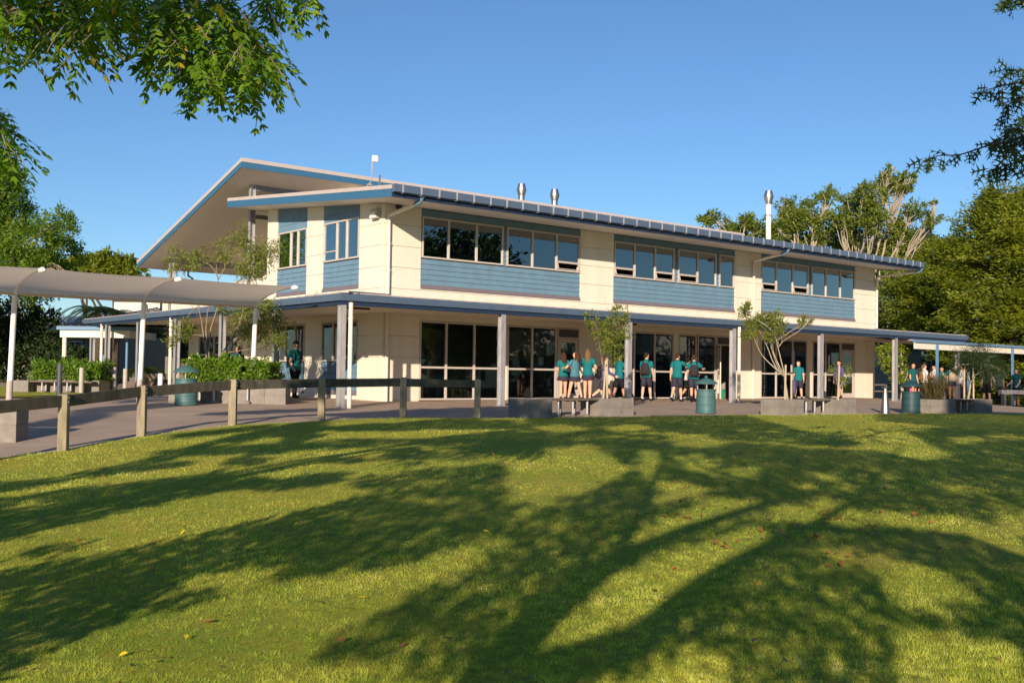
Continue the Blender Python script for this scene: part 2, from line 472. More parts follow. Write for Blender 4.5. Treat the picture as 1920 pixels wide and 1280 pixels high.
def grid_mesh(name, A, B, ts, dz, material, kind):
    n, m = len(A), len(ts)
    P = A[:, None, :] * (1 - np.array(ts)[None, :, None]) + B[:, None, :] * np.array(ts)[None, :, None]
    Q = P.reshape(-1, 2)
    z = gz(Q[:, 0], Q[:, 1]) + dz
    V = np.hstack([Q, z[:, None]])
    F = [(i * m + j, i * m + j + 1, (i + 1) * m + j + 1, (i + 1) * m + j) for i in range(n - 1) for j in range(m - 1)]
    me = bpy.data.meshes.new(name); me.from_pydata(V.tolist(), [], F); me.materials.append(MATS[material])
    me.polygons.foreach_set('use_smooth', [True] * len(me.polygons))
    o = bpy.data.objects.new(name, me); COL.objects.link(o)
    bm = bmesh.new(); bm.from_mesh(me); bmesh.ops.recalc_face_normals(bm, faces=bm.faces[:])
    if sum(f.normal.z for f in bm.faces) < 0: bmesh.ops.reverse_faces(bm, faces=bm.faces[:])
    bm.to_mesh(me); bm.free()
    return tag(o, kind=kind)

def lawn_material():
    m, nt, b = _new('lawn')
    N, L = nt.nodes, nt.links
    tc = N.new('ShaderNodeTexCoord')
    def noise(sc, det=6, rough=.6):
        n = N.new('ShaderNodeTexNoise'); n.inputs['Scale'].default_value = sc; n.inputs['Detail'].default_value = det; n.inputs['Roughness'].default_value = rough
        L.new(tc.outputs['Object'], n.inputs['Vector']); return n
    n1, n2, n3 = noise(.5), noise(38, 8, .75), noise(4)
    cr = N.new('ShaderNodeValToRGB')
    cr.color_ramp.elements[0].position = .3; cr.color_ramp.elements[0].color = (.18, .24, .025, 1)
    cr.color_ramp.elements[1].position = .72; cr.color_ramp.elements[1].color = (.66, .56, .13, 1)
    L.new(n2.outputs[0], cr.inputs[0])
    cr2 = N.new('ShaderNodeValToRGB')
    cr2.color_ramp.elements[0].position = .42; cr2.color_ramp.elements[0].color = (.8, .95, .7, 1)
    cr2.color_ramp.elements[1].position = .66; cr2.color_ramp.elements[1].color = (1.35, 1.1, .9, 1)
    ad = N.new('ShaderNodeMath'); ad.operation = 'ADD'
    hf = N.new('ShaderNodeMath'); hf.operation = 'MULTIPLY'; hf.inputs[1].default_value = .5
    L.new(n1.outputs[0], ad.inputs[0]); L.new(n3.outputs[0], ad.inputs[1]); L.new(ad.outputs[0], hf.inputs[0])
    L.new(hf.outputs[0], cr2.inputs[0])
    mx = N.new('ShaderNodeMix'); mx.data_type = 'RGBA'; mx.blend_type = 'MULTIPLY'; mx.inputs[0].default_value = 1
    L.new(cr.outputs[0], mx.inputs[6]); L.new(cr2.outputs[0], mx.inputs[7])
    L.new(mx.outputs[2], b.inputs['Base Color'])
    b.inputs['Roughness'].default_value = .9; b.inputs['Specular IOR Level'].default_value = .1
    bp = N.new('ShaderNodeBump'); bp.inputs['Strength'].default_value = 1.0; bp.inputs['Distance'].default_value = .04
    L.new(n2.outputs[0], bp.inputs['Height']); L.new(bp.outputs[0], b.inputs['Normal'])
lawn_material()
inner = np.array([LD(a * .75 if b > 9 else a, -30 - 0.2 * abs(a))[:2] for a, b in EDGE_S])
ts = np.concatenate([[0], np.cumsum(np.linspace(.006, .03, 50))]); ts = ts / ts[-1]
grid_mesh('lawn', EDGE_W, inner, ts, 0.0, 'lawn', 'structure')
outer = np.array([LD(a * 1.3, b + 40 + .2 * abs(a))[:2] for a, b in EDGE_S])
ts2 = np.concatenate([[0], np.cumsum(np.linspace(.01, .05, 34))]); ts2 = ts2 / ts2[-1]
grid_mesh('pavement', EDGE_W, outer, ts2, -0.012, 'asphalt', 'structure')
# the land round about
mb = MB(); n = 40
mb.v = [(CAM[0] + 500 * math.cos(2 * math.pi * k / n), CAM[1] + 500 * math.sin(2 * math.pi * k / n), -1.7) for k in range(n)]
mb.f = [tuple(range(n))]
tag(mb.build('ground', 'lawn'), kind='structure')
# grass beyond the pavement on the left
A = np.array([LD(-14.5 + .0 * s, 27.6 + s)[:2] for s in np.linspace(0, 9, 12)])
B = np.array([LD(-34, 24 + s * 1.6)[:2] for s in np.linspace(0, 9, 12)])
grid_mesh('grass_verge', np.array([LD(-10.9 - s * .35, 29.2 + s)[:2] for s in np.linspace(0, 12, 12)]), B, np.linspace(0, 1, 12), .03, 'lawn', 'structure')

def vnoise(x, y, s, seed):
    g = np.random.default_rng(seed).random((256, 256))
    X, Y = x / s + 1000, y / s + 1000
    i, j = np.floor(X).astype(int), np.floor(Y).astype(int); f, h = X - i, Y - j
    f, h = f * f * (3 - 2 * f), h * h * (3 - 2 * h)
    q = lambda a, b: g[(i + a) % 256, (j + b) % 256]
    return (q(0, 0) * (1 - f) + q(1, 0) * f) * (1 - h) + (q(0, 1) * (1 - f) + q(1, 1) * f) * h
def grass():
    n = 760000
    u = NR.uniform(-520, 2560, n); v = NR.uniform(772, 1345, n)
    p, d = on_ground(u, v, 8)
    # keep only the lawn side of the edge
    lat = (p[:, :2] - CAM[:2]) @ RT[:2]; dd = (p[:, :2] - CAM[:2]) @ FW[:2]
    eo = np.interp(lat, EDGE_S[:, 0], EDGE_S[:, 1])
    tuft = NR.random(n)
    k = (dd < eo - .01) & (dd > 3.2)
    p, d, lat = p[k], d[k], lat[k]; n = len(p)
    # clumps: vary length and dryness over the ground
    cl = vnoise(p[:, 0], p[:, 1], 1.3, 5)
    cl2 = vnoise(p[:, 0], p[:, 1], .055, 6); cl3 = vnoise(p[:, 0], p[:, 1], .35, 7)
    D = NR.normal(size=(n, 3)) * .55; D[:, 2] = 1
    Nn = rdirs(n); Nn[:, 2] *= .2
    L = NR.uniform(.012, .034, n) * (.55 + .9 * cl2) * (.8 + .4 * cl)
    Wd = np.clip(d * .00060, .0026, .018) * NR.uniform(.8, 1.4, n)
    var = np.clip(NR.beta(1.3, 2.2, n) * .60 + .55 * (cl2 - .45) + .35 * (cl3 - .5) + .45 * (cl - .5) + .10, 0, 1)
    pt = np.clip((vnoise(p[:, 0], p[:, 1], 1.7, 15) * .7 + vnoise(p[:, 0], p[:, 1], .4, 16) * .3 - .66) * 9, 0, 1)     # worn, strawy patches
    var = var * (1 - pt * .8) + pt * .8 * NR.uniform(.75, 1, n); L = L * (1 - .45 * pt)
    o = leaves('grass_blades', p - np.array([0, 0, .006]), D, Nn, L, Wd, 'blade', shape='blade', var=var)
    tag(o, kind='stuff')
    # longer ragged tufts along the path edge
    m = 9000; k = NR.integers(40, len(EDGE_S) - 60, m); f = NR.random(m)[:, None]
    q = EDGE_W[k] * (1 - f) + EDGE_W[k + 1] * f + NR.normal(size=(m, 2)) * .05
    D = NR.normal(size=(m, 3)) * .6; D[:, 2] = 1
    hh = vnoise(q[:, 0], q[:, 1], .3, 9)
    tag(leaves('edge_grass', np.hstack([q, gz(q[:, 0], q[:, 1])[:, None] - .01]), D, rdirs(m), .02 + .09 * hh ** 2 * NR.random(m), .012, 'blade', shape='blade'), kind='stuff')
    # fallen leaves
    m = 700
    u = NR.uniform(-200, 2100, m); v = 785 + 505 * NR.random(m) ** 1.6
    u[398:] = NR.normal(1520, 260, m - 398); v[398:] = NR.normal(945, 60, m - 398)
    yl = np.array([(350, 1198), (293, 1250), (412, 1262), (857, 1058), (622, 868), (632, 1112), (690, 1128), (500, 1082), (452, 1052), (165, 1180), (240, 1232), (770, 1010), (905, 1000), (1440, 1180), (90, 1230), (560, 985), (250, 1030), (335, 1010)])
    u[380:398], v[380:398] = yl[:, 0], yl[:, 1]
    v = np.clip(v, 786, 1290)
    p, d = on_ground(u, v)
    lat = (p[:, :2] - CAM[:2]) @ RT[:2]; dd = (p[:, :2] - CAM[:2]) @ FW[:2]
    k = dd < np.interp(lat, EDGE_S[:, 0], EDGE_S[:, 1]) - .1
    k &= (np.arange(m) >= 220)
    fv = NR.random(m) * .85; fv[380:398] = 1.0
    p = p[k]; m = len(p); fv = fv[k]
    D = rdirs(m); D[:, 2] *= .25
    Nn = rdirs(m) * .5; Nn[:, 2] = 1
    tag(leaves('fallen_leaves', p + np.array([0, 0, .03]), D, Nn, NR.uniform(.04, .085, m), NR.uniform(.022, .05, m), 'fallen', shape='leaf', var=fv), kind='stuff')
grass()
# ------------------------------------------------------------------ the school building
BLD = thing('school_building', 'long two-storey cream school block with blue weatherboard bays and two sloping roofs', 'building', (0, 0, 0))
BAYS = [(1.34, 8.03), (9.64, 16.43), (18.10, 24.90)]
LBAYS = [(1.43, 3.76), (4.87, 7.10)]
XR = 26.49
JO = [1.316, 1.965, 3.40, 4.045, 4.695, 5.345]      # panel joints
SL = .0887                                            # pitch of the lower roof
def soff(y): return 5.94 + SL * y
ZS, ZH, ZC, ZF = 4.41, 5.69, 3.58, 3.44                # sill, head, bottom of the boards, bottom of the flashing

def wall_panels():
    m = MB(); g = .007
    zs = [-.35] + JO + [5.93]
    piers = [(0, BAYS[0][0])] + [(BAYS[i][1], BAYS[i + 1][0]) for i in range(2)] + [(BAYS[2][1], XR)]
    for a, b in piers:
        for i in range(len(zs) - 1):
            m.box(a, 0, zs[i] + (g if i else 0), b, .2, zs[i + 1] - (0 if i == len(zs) - 2 else g))
        m.box(a + .01, .03, -.3, b - .01, .18, 5.9)
    for a, b in BAYS:                                  # band between the storeys
        m.box(a, 0, 2.475, b, .2, 3.39); m.box(a, 0, 3.41, b, .2, ZF); m.box(a + .01, .03, 2.5, b - .01, .18, 3.43)
        m.box(a, .12, ZF, b, .2, ZS); m.box(a, .12, 5.74, b, .2, 5.93)
    m.box(4.63, 0, -.3, 4.80, .2, 2.475); m.box(12.87, 0, -.3, 13.13, .2, 2.475); m.box(21.30, 0, -.3, 21.66, .2, 2.475)
    # right end
    m.box(XR - .2, .2, -.35, XR, 8.5, 5.93)
    # left face
    lp = [(0.2, LBAYS[0][0]), (LBAYS[0][1], LBAYS[1][0]), (LBAYS[1][1], 7.86)]
    for a, b in lp:
        for i in range(len(zs) - 1):
            z1 = zs[i + 1] - g
            if i == len(zs) - 2:
                m.hexa([(0, a, zs[i] + g), (.2, a, zs[i] + g), (.2, b, zs[i] + g), (0, b, zs[i] + g), (0, a, soff(a) - .005), (.2, a, soff(a) - .005), (.2, b, soff(b) - .005), (0, b, soff(b) - .005)])
            else: m.box(0, a, zs[i] + (g if i else 0), .2, b, z1)
        m.box(.03, a + .01, -.3, .18, b - .01, 5.8)
    for a, b in LBAYS:
        m.box(0, a, 2.475, .2, b, ZF); m.box(.12, a, ZF, .2, b, ZS); m.box(.12, a, 5.73, .2, b, 5.9)
        m.box(.12, a, .0, .2, b, 1.2); m.box(0, a, -.35, .2, b, .12)
    m.box(.2, 7.66, 0, XR - .2, 7.86, 6.2)             # back of the front range
    # lower storey further along the left side
    m.box(0, 7.86, -.3, .2, 9.2, 2.70); m.box(-.06, 9.26, -.3, .2, 9.62, 2.70)
    m.box(0, 9.62, -.3, .2, 14.2, .75); m.box(0, 9.62, 2.2, .2, 14.2, 2.70)
    for y in (9.9, 11.35, 13.9): m.box(-.02, y, .75, .2, y + .3, 2.2)
    m.box(-.02, 14.201, -.3, .2, 14.9, 2.7)
    m.box(3.6, 9.6, -.3, 3.8, 20, 2.7)
    # balcony parapet and the upper rear wall under the big roof
    m.box(0, 7.88, 2.72, .12, 18.0, 4.15)
    m.box(3.9, 7.9, 3.0, 4.1, 18.0, 7.9)
    m.box(4.1, 17.8, 0, XR - .3, 18.0, 5.6)
    m.box(4.1, 8.3, 6.6, XR - .3, 8.5, 8.0)            # clerestory
    m.box(XR - .3, 8.5, 0, XR - .1, 18, 5.8)
    m.build('wall', 'cream_wall', BLD)
    s = MB(); s.box(.13, 7.9, 2.72, 3.9, 18, 2.95); s.build('balcony_floor', 'concrete', BLD)
    q = MB()
    for y in np.arange(8.6, 17.9, 1.2): q.box(-.012, y, 2.95, 0, y + .05, 4.15)
    q.box(-.03, 7.9, 4.15, .15, 18.0, 4.2); q.build('parapet_trim', 'trim_grey', BLD)
    d = MB(); d.box(.2, 17.0, -.2, 3.6, 17.2, 2.7); d.build('rear_wall', 'far_wall', BLD)
    d = MB(); d.box(.5, 16.95, 1.35, 3.4, 16.998, 2.5); d.build('notice_board', 'bin_dark', BLD)
    d = MB(); d.box(1.5, 16.5, -.1, 1.95, 16.94, 1.35); d.build('cabinet', 'white_paint', BLD, bevel=.02)
    d = MB(); d.box(-.1, 16.75, -.2, .19, 17.25, 2.7); d.build('pillar', 'concrete', BLD)
wall_panels()

def boards(a, b, z0, z1, face, top=None, base=.07):
    """lapped weatherboards between a and b; face 'f' front, 'l' left; top(t) optional raked top"""
    m = MB(); n = max(1, round((z1 - z0) / .166)); h = (z1 - z0) / n
    for i in range(n):
        p0, p1 = z0 + i * h, z0 + (i + 1) * h - .007
        prof = [(base, p0), (base - .052, p0), (base - .030, p1), (base, p1)]
        if face == 'f': m.prism(prof, a, b, 0)
        else: m.prism(prof, a, b, 1)
    if top:
        za = z1
        m.hexa([(base - .035, a, za), (base, a, za), (base, b, za), (base - .035, b, za),
                (base - .03, a, top(a)), (base, a, top(a)), (base, b, top(b)), (base - .03, b, top(b))])
    return m
def cladding():
    W3 = [[(1.38, 4.58), (4.74, 8.0)], [(9.68, 12.86), (13.08, 15.28), (15.48, 16.40)], [(18.12, 21.36), (21.60, 24.86)]]
    for (a, b), ws in zip(BAYS, W3):
        m = boards(a + .004, b - .004, ZC, ZS - .03, 'f'); m.build('cladding', 'blue_boards', BLD)
        m = boards(a + .004, b - .004, ZH + .01, 5.93, 'f'); m.build('cladding', 'blue_boards', BLD)
        for (p, q), (r, s) in zip(ws[:-1], ws[1:]):
            k = boards(q + .004, r - .004, ZS - .02, ZH, 'f'); k.build('cladding', 'blue_boards', BLD)
        f = MB(); f.prism([(-.03, ZF + .01), (.11, ZF + .01), (.11, ZC - .003), (.02, ZC - .003)], a, b, 0); f.build('flashing', 'flash_mauve', BLD)
    for a, b in LBAYS:
        m = boards(a + .004, b - .004, ZC, ZS - .03, 'l'); m.build('cladding', 'blue_boards', BLD)
        m = boards(a + .004, b - .004, ZH + .01, 5.93, 'l', top=lambda y: soff(y) - .006); m.build('cladding', 'blue_boards', BLD)
        m = boards(a + .004, b - .004, .27, 1.17, 'l'); m.build('cladding', 'blue_boards', BLD)
        f = MB(); f.prism([(-.03, ZF + .01), (.11, ZF + .01), (.11, ZC - .003), (.02, ZC - .003)], a, b, 1); f.build('flashing', 'flash_mauve', BLD)
        f = MB(); f.prism([(-.02, .125), (.11, .125), (.11, .266), (.02, .266)], a, b, 1); f.build('flashing', 'flash_mauve', BLD)
cladding()

def window(xs, z0, z1, face='f', bars=(), transom=None, glass='window_glass', open_=(), off=0.0, fw=.05):
    """xs: list of mullion positions (first and last are the outside edges)"""
    f = MB(); g = MB()
    def bx(m, a, z, b, zz, y0, y1):
        if face == 'f': m.box(a, y0 + off, z, b, y1 + off, zz)
        else: m.box(y0 + off, a, z, y1 + off, b, zz)
    Y0, Y1 = -.012, .065
    n = len(xs)
    bx(f, xs[0], z0, xs[-1], z0 + fw, Y0 - .012, Y1)
    bx(f, xs[0], z1 - fw, xs[-1], z1, Y0, Y1)
    for i, x in enumerate(xs):
        w = fw if i in (0, n - 1) else fw * 1.25
        a = x if i == 0 else x - w if i == n - 1 else x - w / 2
        bx(f, a, z0 + fw, a + w, z1 - fw, Y0, Y1)
    if transom: bx(f, xs[0] + fw, transom - .03, xs[-1] - fw, transom + .03, Y0 + .004, Y1 - .004)
    for i in range(n - 1):
        a = xs[i] + (fw if i == 0 else fw * .62); b = xs[i + 1] - (fw if i == n - 2 else fw * .62)
        zb = z0 + fw
        if i in bars:
            zz = z0 + .26 * (z1 - z0)
            bx(f, a, zz - .016, b, zz + .016, Y0 + .01, Y1 - .01)
            if i in open_:                             # bottom sash pushed out
                h = zz - .02 - zb
                s0 = np.array([0, 0, zz - .02]); dy, dz = -.22 * h, -.97 * h
                if face == 'f':
                    f.hexa([(a, .0, zz - .05), (b, .0, zz - .05), (b, .03, zz - .05), (a, .03, zz - .05), (a, 0, zz - .02), (b, 0, zz - .02), (b, .03, zz - .02), (a, .03, zz - .02)])
                    for e in (a, b - .035): f.beam((e + .017, .01, zz - .03), (e + .017, .01 + dy, zz + dz), .022, .022, up=(1, 0, 0))
                    f.beam((a, .01 + dy, zz + dz), (b, .01 + dy, zz + dz), .022, .022)
                zb = zz + .016
        P = [(a, zb), (b, zb), (b, z1 - fw), (a, z1 - fw)]
        if face == 'f': g.add([(x, .03 + off, z) for x, z in P], [(0, 1, 2, 3)])
        else: g.add([(.03 + off, x, z) for x, z in P], [(3, 2, 1, 0)])
    w = f.build('window', 'frame_alu', BLD)
    g.build('pane', glass, w)
    return w
UP = 'window_glass_upper'
window([1.38, 2.39, 3.49, 4.58], ZS, ZH, glass=UP)
window([4.74, 5.84, 6.92, 8.00], ZS, ZH, bars=(2,), open_=(2,), glass=UP)
window([9.68, 10.73, 11.81, 12.86], ZS, ZH, bars=(0, 2), open_=(0, 2), glass=UP)
window([13.08, 14.19, 15.28], ZS, ZH, bars=(0,), open_=(0,), glass=UP)
window([15.48, 16.40], ZS, ZH, glass=UP)
window([18.12, 19.13, 20.25, 21.36], ZS, ZH, bars=(0, 2), open_=(0, 2), glass=UP)
window([21.60, 22.65, 23.74, 24.86], ZS, ZH, glass=UP)
window([1.47, 2.23, 2.86, 3.73][::1], ZS, ZH, 'l', bars=(2,), glass=UP)
window([4.90, 5.54, 6.06, 7.07], ZS, ZH, 'l', glass=UP)
window([1.46, 2.22, 2.98, 3.73], 1.18, 2.465, 'l', bars=(2,))
window([4.90, 5.60, 6.31, 7.07], 1.18, 2.465, 'l')
window([10.2, 10.8, 11.35], .75, 2.2, 'l', transom=1.45); window([11.65, 12.4, 13.15, 13.9], .75, 2.2, 'l', transom=1.45)
# ground-floor glazing
LW = dict(z0=.02, z1=2.465, transom=1.03, fw=.055)
window([1.35, 2.36, 3.46, 4.62], **LW)
window([4.81, 5.88, 6.97], **LW)
window([9.70, 10.75, 11.83, 12.86], **LW)
window([13.14, 14.16], **LW)
window([18.11, 19.15, 20.27, 21.29], **LW)
window([21.67, 22.65, 23.77], **LW)

def door(x0, x1, swing=0.0, vent=True):
    f = MB()
    f.box(x0, -.01, .0, x0 + .05, .08, 2.465); f.box(x1 - .05, -.01, .0, x1, .08, 2.465)
    f.box(x0 + .05, -.01, 2.42, x1 - .05, .08, 2.465); f.box(x0 + .05, -.01, 2.10, x1 - .05, .08, 2.15)
    d = f.build('door_frame', 'frame_alu', BLD)
    l = MB(); l.box(x0 + .05, .05, 2.15, x1 - .05, .07, 2.42)
    for z in np.arange(2.17, 2.41, .045): l.obox(((x0 + x1) / 2, .02, z), ((x1 - x0) / 2 - .05, 0, 0), (0, .02, -.014), (0, .004, .004))
    l.build('vent', 'steel_dark', d)
    w = x1 - x0 - .12
    lf = MB(); lf.box(0, -.02, .02, .11, .025, 2.09); lf.box(w - .11, -.02, .02, w, .025, 2.09)
    for a, b in ((.02, .22), (.95, 1.1), (1.97, 2.09)): lf.box(.11, -.02, a, w - .11, .025, b)
    leaf = lf.build('door', 'frame_alu', BLD)
    leaf.location = (x0 + .06, .03, 0) if not swing else (x0 + .06, -.03, 0)
    leaf.rotation_euler = (0, 0, swing)
    g = MB(); g.add([(.11, 0, .22), (w - .11, 0, .22), (w - .11, 0, .95), (.11, 0, .95)], [(0, 1, 2, 3)])
    g.add([(.11, 0, 1.1), (w - .11, 0, 1.1), (w - .11, 0, 1.97), (.11, 0, 1.97)], [(0, 1, 2, 3)])
    g.build('pane', 'window_glass', leaf)
    h = MB(); h.tube([(w - .06, -.03, .98), (w - .06, -.075, 1.0), (w - .06, -.075, 1.12), (w - .06, -.03, 1.14)], .011, 6); h.build('handle', 'steel_dark', leaf)
door(7.0, 8.02)
door(15.33, 16.42, swing=-2.35)
window([14.22, 15.30], **LW)
door(23.80, 24.89)

def interior():
    w = MB()
    w.box(.25, 7.3, 0, XR - .25, 7.4, 2.6); w.box(.25, 7.3, 3.2, XR - .25, 7.4, 5.9)
    for x in (8.9, 17.2): w.box(x, .25, 0, x + .1, 7.3, 2.6); w.box(x, .25, 3.2, x + .1, 7.3, 5.9)
    w.build('room_wall', 'room_wall', BLD)
    f = MB(); f.box(.21, .21, -.02, XR - .21, 7.6, 0.0); f.box(.21, .21, 3.12, XR - .21, 7.6, 3.2); f.build('room_floor', 'room_floor', BLD)
    c = MB(); c.box(.21, .21, 2.62, XR - .21, 7.6, 2.66); c.box(.21, .21, 5.78, XR - .21, 7.6, 5.82); c.build('room_ceiling', 'room_ceiling', BLD)
    for (x, z, a, b) in ((15.6, 4.5, .7, .28), (11.9, 4.5, .6, .5), (13.9, 4.45, .7, .25), (12.4, 5.2, .4, .4)):
        p = MB(); p.box(x - a / 2, 1.2, z, x + a / 2, 1.25, z + b); p.build('poster', 'red_cloth', BLD)
    for x0, x1 in ((3.5, 4.5), (2.5, 3.3)):
        q = MB(); q.box(x0, .35, ZS, x1, .38, 5.1); q.build('curtain', 'curtain_blue', BLD)
    for mname, rows in (('paper', [(6.55, 1.5, .28, .42), (6.2, 1.15, .22, .3), (7.25, 1.55, .16, .3), (7.7, 1.6, .14, .26), (10.2, 1.7, .2, .3)]), ):
        for x, z, a, b in rows:
            t = MB(); t.box(x, .045, z, x + a, .05, z + b); t.build('paper_notice', mname, BLD)
    for y, z, a, b in ((1.75, 1.25, .24, .34), (2.55, 1.25, .2, .34), (3.3, 1.75, .3, .3), (3.1, 2.05, .16, .26), (5.2, 1.25, .2, .4), (6.7, 1.25, .18, .5)):
        t = MB(); t.box(.045, y, z, .05, y + a, z + b); t.build('paper_notice', 'paper_teal', BLD)
    t = MB(); t.lathe([(.0, 0), (.16, .01), (.16, .02), (0, .03)], (0, 0, 0), 20)
    o = t.build('yellow_sign', 'paper_yellow', BLD); o.location = (.12, 1.85, 2.15); o.rotation_euler = (0, math.pi / 2, 0)
    # shelves seen through the open door
    s = MB()
    for z in (.02, .45, .88, 1.3, 1.72, 2.1): s.box(15.7, 2.0, z, 17.1, 2.35, z + .03)
    for x in (15.7, 16.4, 17.07): s.box(x, 2.0, .02, x + .03, 2.35, 2.13)
    s.build('shelf', 'room_wall', BLD)
    for k, mm in enumerate(('paper_yellow', 'paper', 'paper_teal', 'fascia_navy')):
        b = MB()
        for i in range(6):
            z = (.48, .91, 1.33, 1.75)[(k + i) % 4]; x = 15.78 + .2 * i
            b.box(x, 2.03, z, x + R.uniform(.08, .17), 2.3, z + R.uniform(.2, .3))
        b.build('shelf_file', mm, BLD)
interior()

def roofs():
    GX0, GX1 = -1.04, 26.96
    # lower roof: sheet, soffit, barge and trim
    def zr(y): return 6.095 + SL * (y + 2.0)
    s = MB(); s.prism([(-2.0, zr(-2) - .05), (9.0, zr(9) - .05), (9.0, zr(9) - .005), (-2.0, zr(-2) - .005)], GX0 + .03, GX1 - .03, 0); s.build('lower_roof', 'roof_steel', BLD)
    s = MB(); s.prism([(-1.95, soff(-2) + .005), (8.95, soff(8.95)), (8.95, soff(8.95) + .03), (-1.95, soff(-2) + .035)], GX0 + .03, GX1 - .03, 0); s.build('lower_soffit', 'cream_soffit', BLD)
    for x, mm in ((GX0, 0), (GX1 - .03, 1)):
        b = MB(); b.prism([(-2.0, soff(-2) - .005), (9.0, soff(9) - .005), (9.0, zr(9) - .115), (-2.0, zr(-2) - .115)], x, x + .03, 0)
        b.box(x, 8.97, soff(9) - .004, x + .03, 9.0, zr(9) - .12) if False else None
        b.build('barge_board', 'barge_blue', BLD)
        b = MB(); b.prism([(-2.012, zr(-2) - .112), (9.01, zr(9) - .112), (9.01, zr(9)), (-2.012, zr(-2))], x - .012, x + .045, 0); b.build('barge_trim', 'trim_grey', BLD)
    b = MB(); b.box(GX0 + .03, 8.96, soff(8.96), GX1 - .03, 9.0, zr(9) - .06); b.build('rear_fascia', 'fascia_navy', BLD)
    f = MB(); f.box(GX0 + .03, -2.0, 5.765, GX1 - .03, -1.955, 6.02); f.build('fascia', 'fascia_navy', BLD)
    g = MB(); g.prism([(-2.17, 5.90), (-2.02, 5.88), (-2.02, 6.08), (-2.15, 6.115), (-2.17, 6.10)], GX0 + .02, GX1, 0); g.build('gutter', 'gutter_blue', BLD)
    for i in range(45):
        x = -.78 + i * .622
        m = MB(); m.box(x, -2.180, 5.895, x + .05, -2.168, 6.12); m.box(x, -2.168, 6.117, x + .05, -2.0, 6.128); m.box(x, -2.168, 5.868, x + .05, -2.03, 5.876)
        m.build('gutter_strap', 'strap_grey', BLD)
    # upper roof
    a = np.array([7.90, 8.368]); e = np.array([18.30, 5.50]); d = (e - a) / np.linalg.norm(e - a); nrm = np.array([d[1], -d[0]])   # points down-ish
    if nrm[1] > 0: nrm = -nrm
    X1 = 26.96
    def band(t0, t1, x0, x1, name, m_, ext=0.0):
        b = MB(); dn = np.array([0, -1.037]); p = [a + dn * t0 - d * ext, e + dn * t0 + d * ext, e + dn * t1 + d * ext, a + dn * t1 - d * ext]
        # keep the ridge end vertical
        b.prism([tuple(q) for q in p], x0, x1, 0); return b.build(name, m_, BLD)
    band(.0, .06, GX0 + .05, X1 - .05, 'upper_roof', 'roof_steel')
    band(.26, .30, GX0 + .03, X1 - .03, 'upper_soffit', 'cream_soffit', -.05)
    for x in (GX0, X1 - .03):
        band(.125, .31, x, x + .03, 'barge_board', 'barge_blue'); band(.0, .13, x - .012, x + .045, 'barge_trim', 'trim_grey', .012)
    b = MB(); b.box(GX0 + .03, 7.885, 8.03, X1 - .03, 7.93, 8.24); b.build('ridge_fascia', 'barge_blue', BLD)
    b = MB(); b.box(GX0, 7.87, 8.237, X1, 7.96, 8.375); b.build('ridge_trim', 'trim_grey', BLD)
    b = MB(); b.box(GX0 + .03, 18.26, 5.20, X1 - .03, 18.31, 5.42); b.build('rear_fascia', 'fascia_navy', BLD)
    b = MB(); b.tube([(1.2, 18.2, 5.2), (1.2, 18.2, 5.0), (1.35, 18.1, 4.9), (1.35, 18.1, 3.0)], .05, 8); b.build('downpipe', 'steel_dark', BLD)
    # posts and beams of the balcony roof
    for y, zt in ((9.2, 7.72), (17.0, 5.58)):
        p = MB(); p.box(-.09, y - .02, 2.9, .09, y + .02, zt); p.box(-.10, y - .09, 2.9, -.085, y + .09, zt); p.box(.085, y - .09, 2.9, .10, y + .09, zt)
        p.build('roof_post', 'steel_galv', BLD)
        p = MB(); p.box(.10, y - .05, zt - .22, 4.0 if y < 10 else 9.0, y + .05, zt); p.build('roof_beam', 'steel_dark', BLD)
    p = MB(); p.box(.1, 9.05, 6.45, 1.2, 9.15, 6.6); p.build('roof_beam', 'steel_dark', BLD)
    # flues
    def flue(x, y, z0, z1, white):
        m = MB()
        if white:
            m.lathe([(.115, z0), (.115, z1 - .62)], (x, y, 0), 18); o = m.build('flue', 'white_paint', BLD, smooth=2)
            c = MB(); c.lathe([(.13, z0), (.13, z0 + .28)], (x, y, 0), 18); c.build('flue_collar', 'flue_steel', o, smooth=2)
            s = MB(); s.box(x - .12, y - .125, z1 - 1.16, x + .12, y + .125, z1 - 1.12); s.build('clamp', 'steel_dark', o)
        else:
            m.lathe([(.15, z0), (.15, z1 - .55)], (x, y, 0), 18); o = m.build('flue', 'flue_steel', BLD, smooth=2)
        c = MB(); c.lathe([(.13, z1 - .62), (.225, z1 - .30), (.225, z1 - .27), (.16, z1), (.13, z1)], (x, y, 0), 22); c.build('cowl', 'flue_steel', o, smooth=2)
    flue(13.54, 10.0, 7.5, 9.57, False); flue(15.56, 10.0, 7.5, 9.57, False); flue(22.52, 3.0, 6.4, 9.45, True)
roofs()

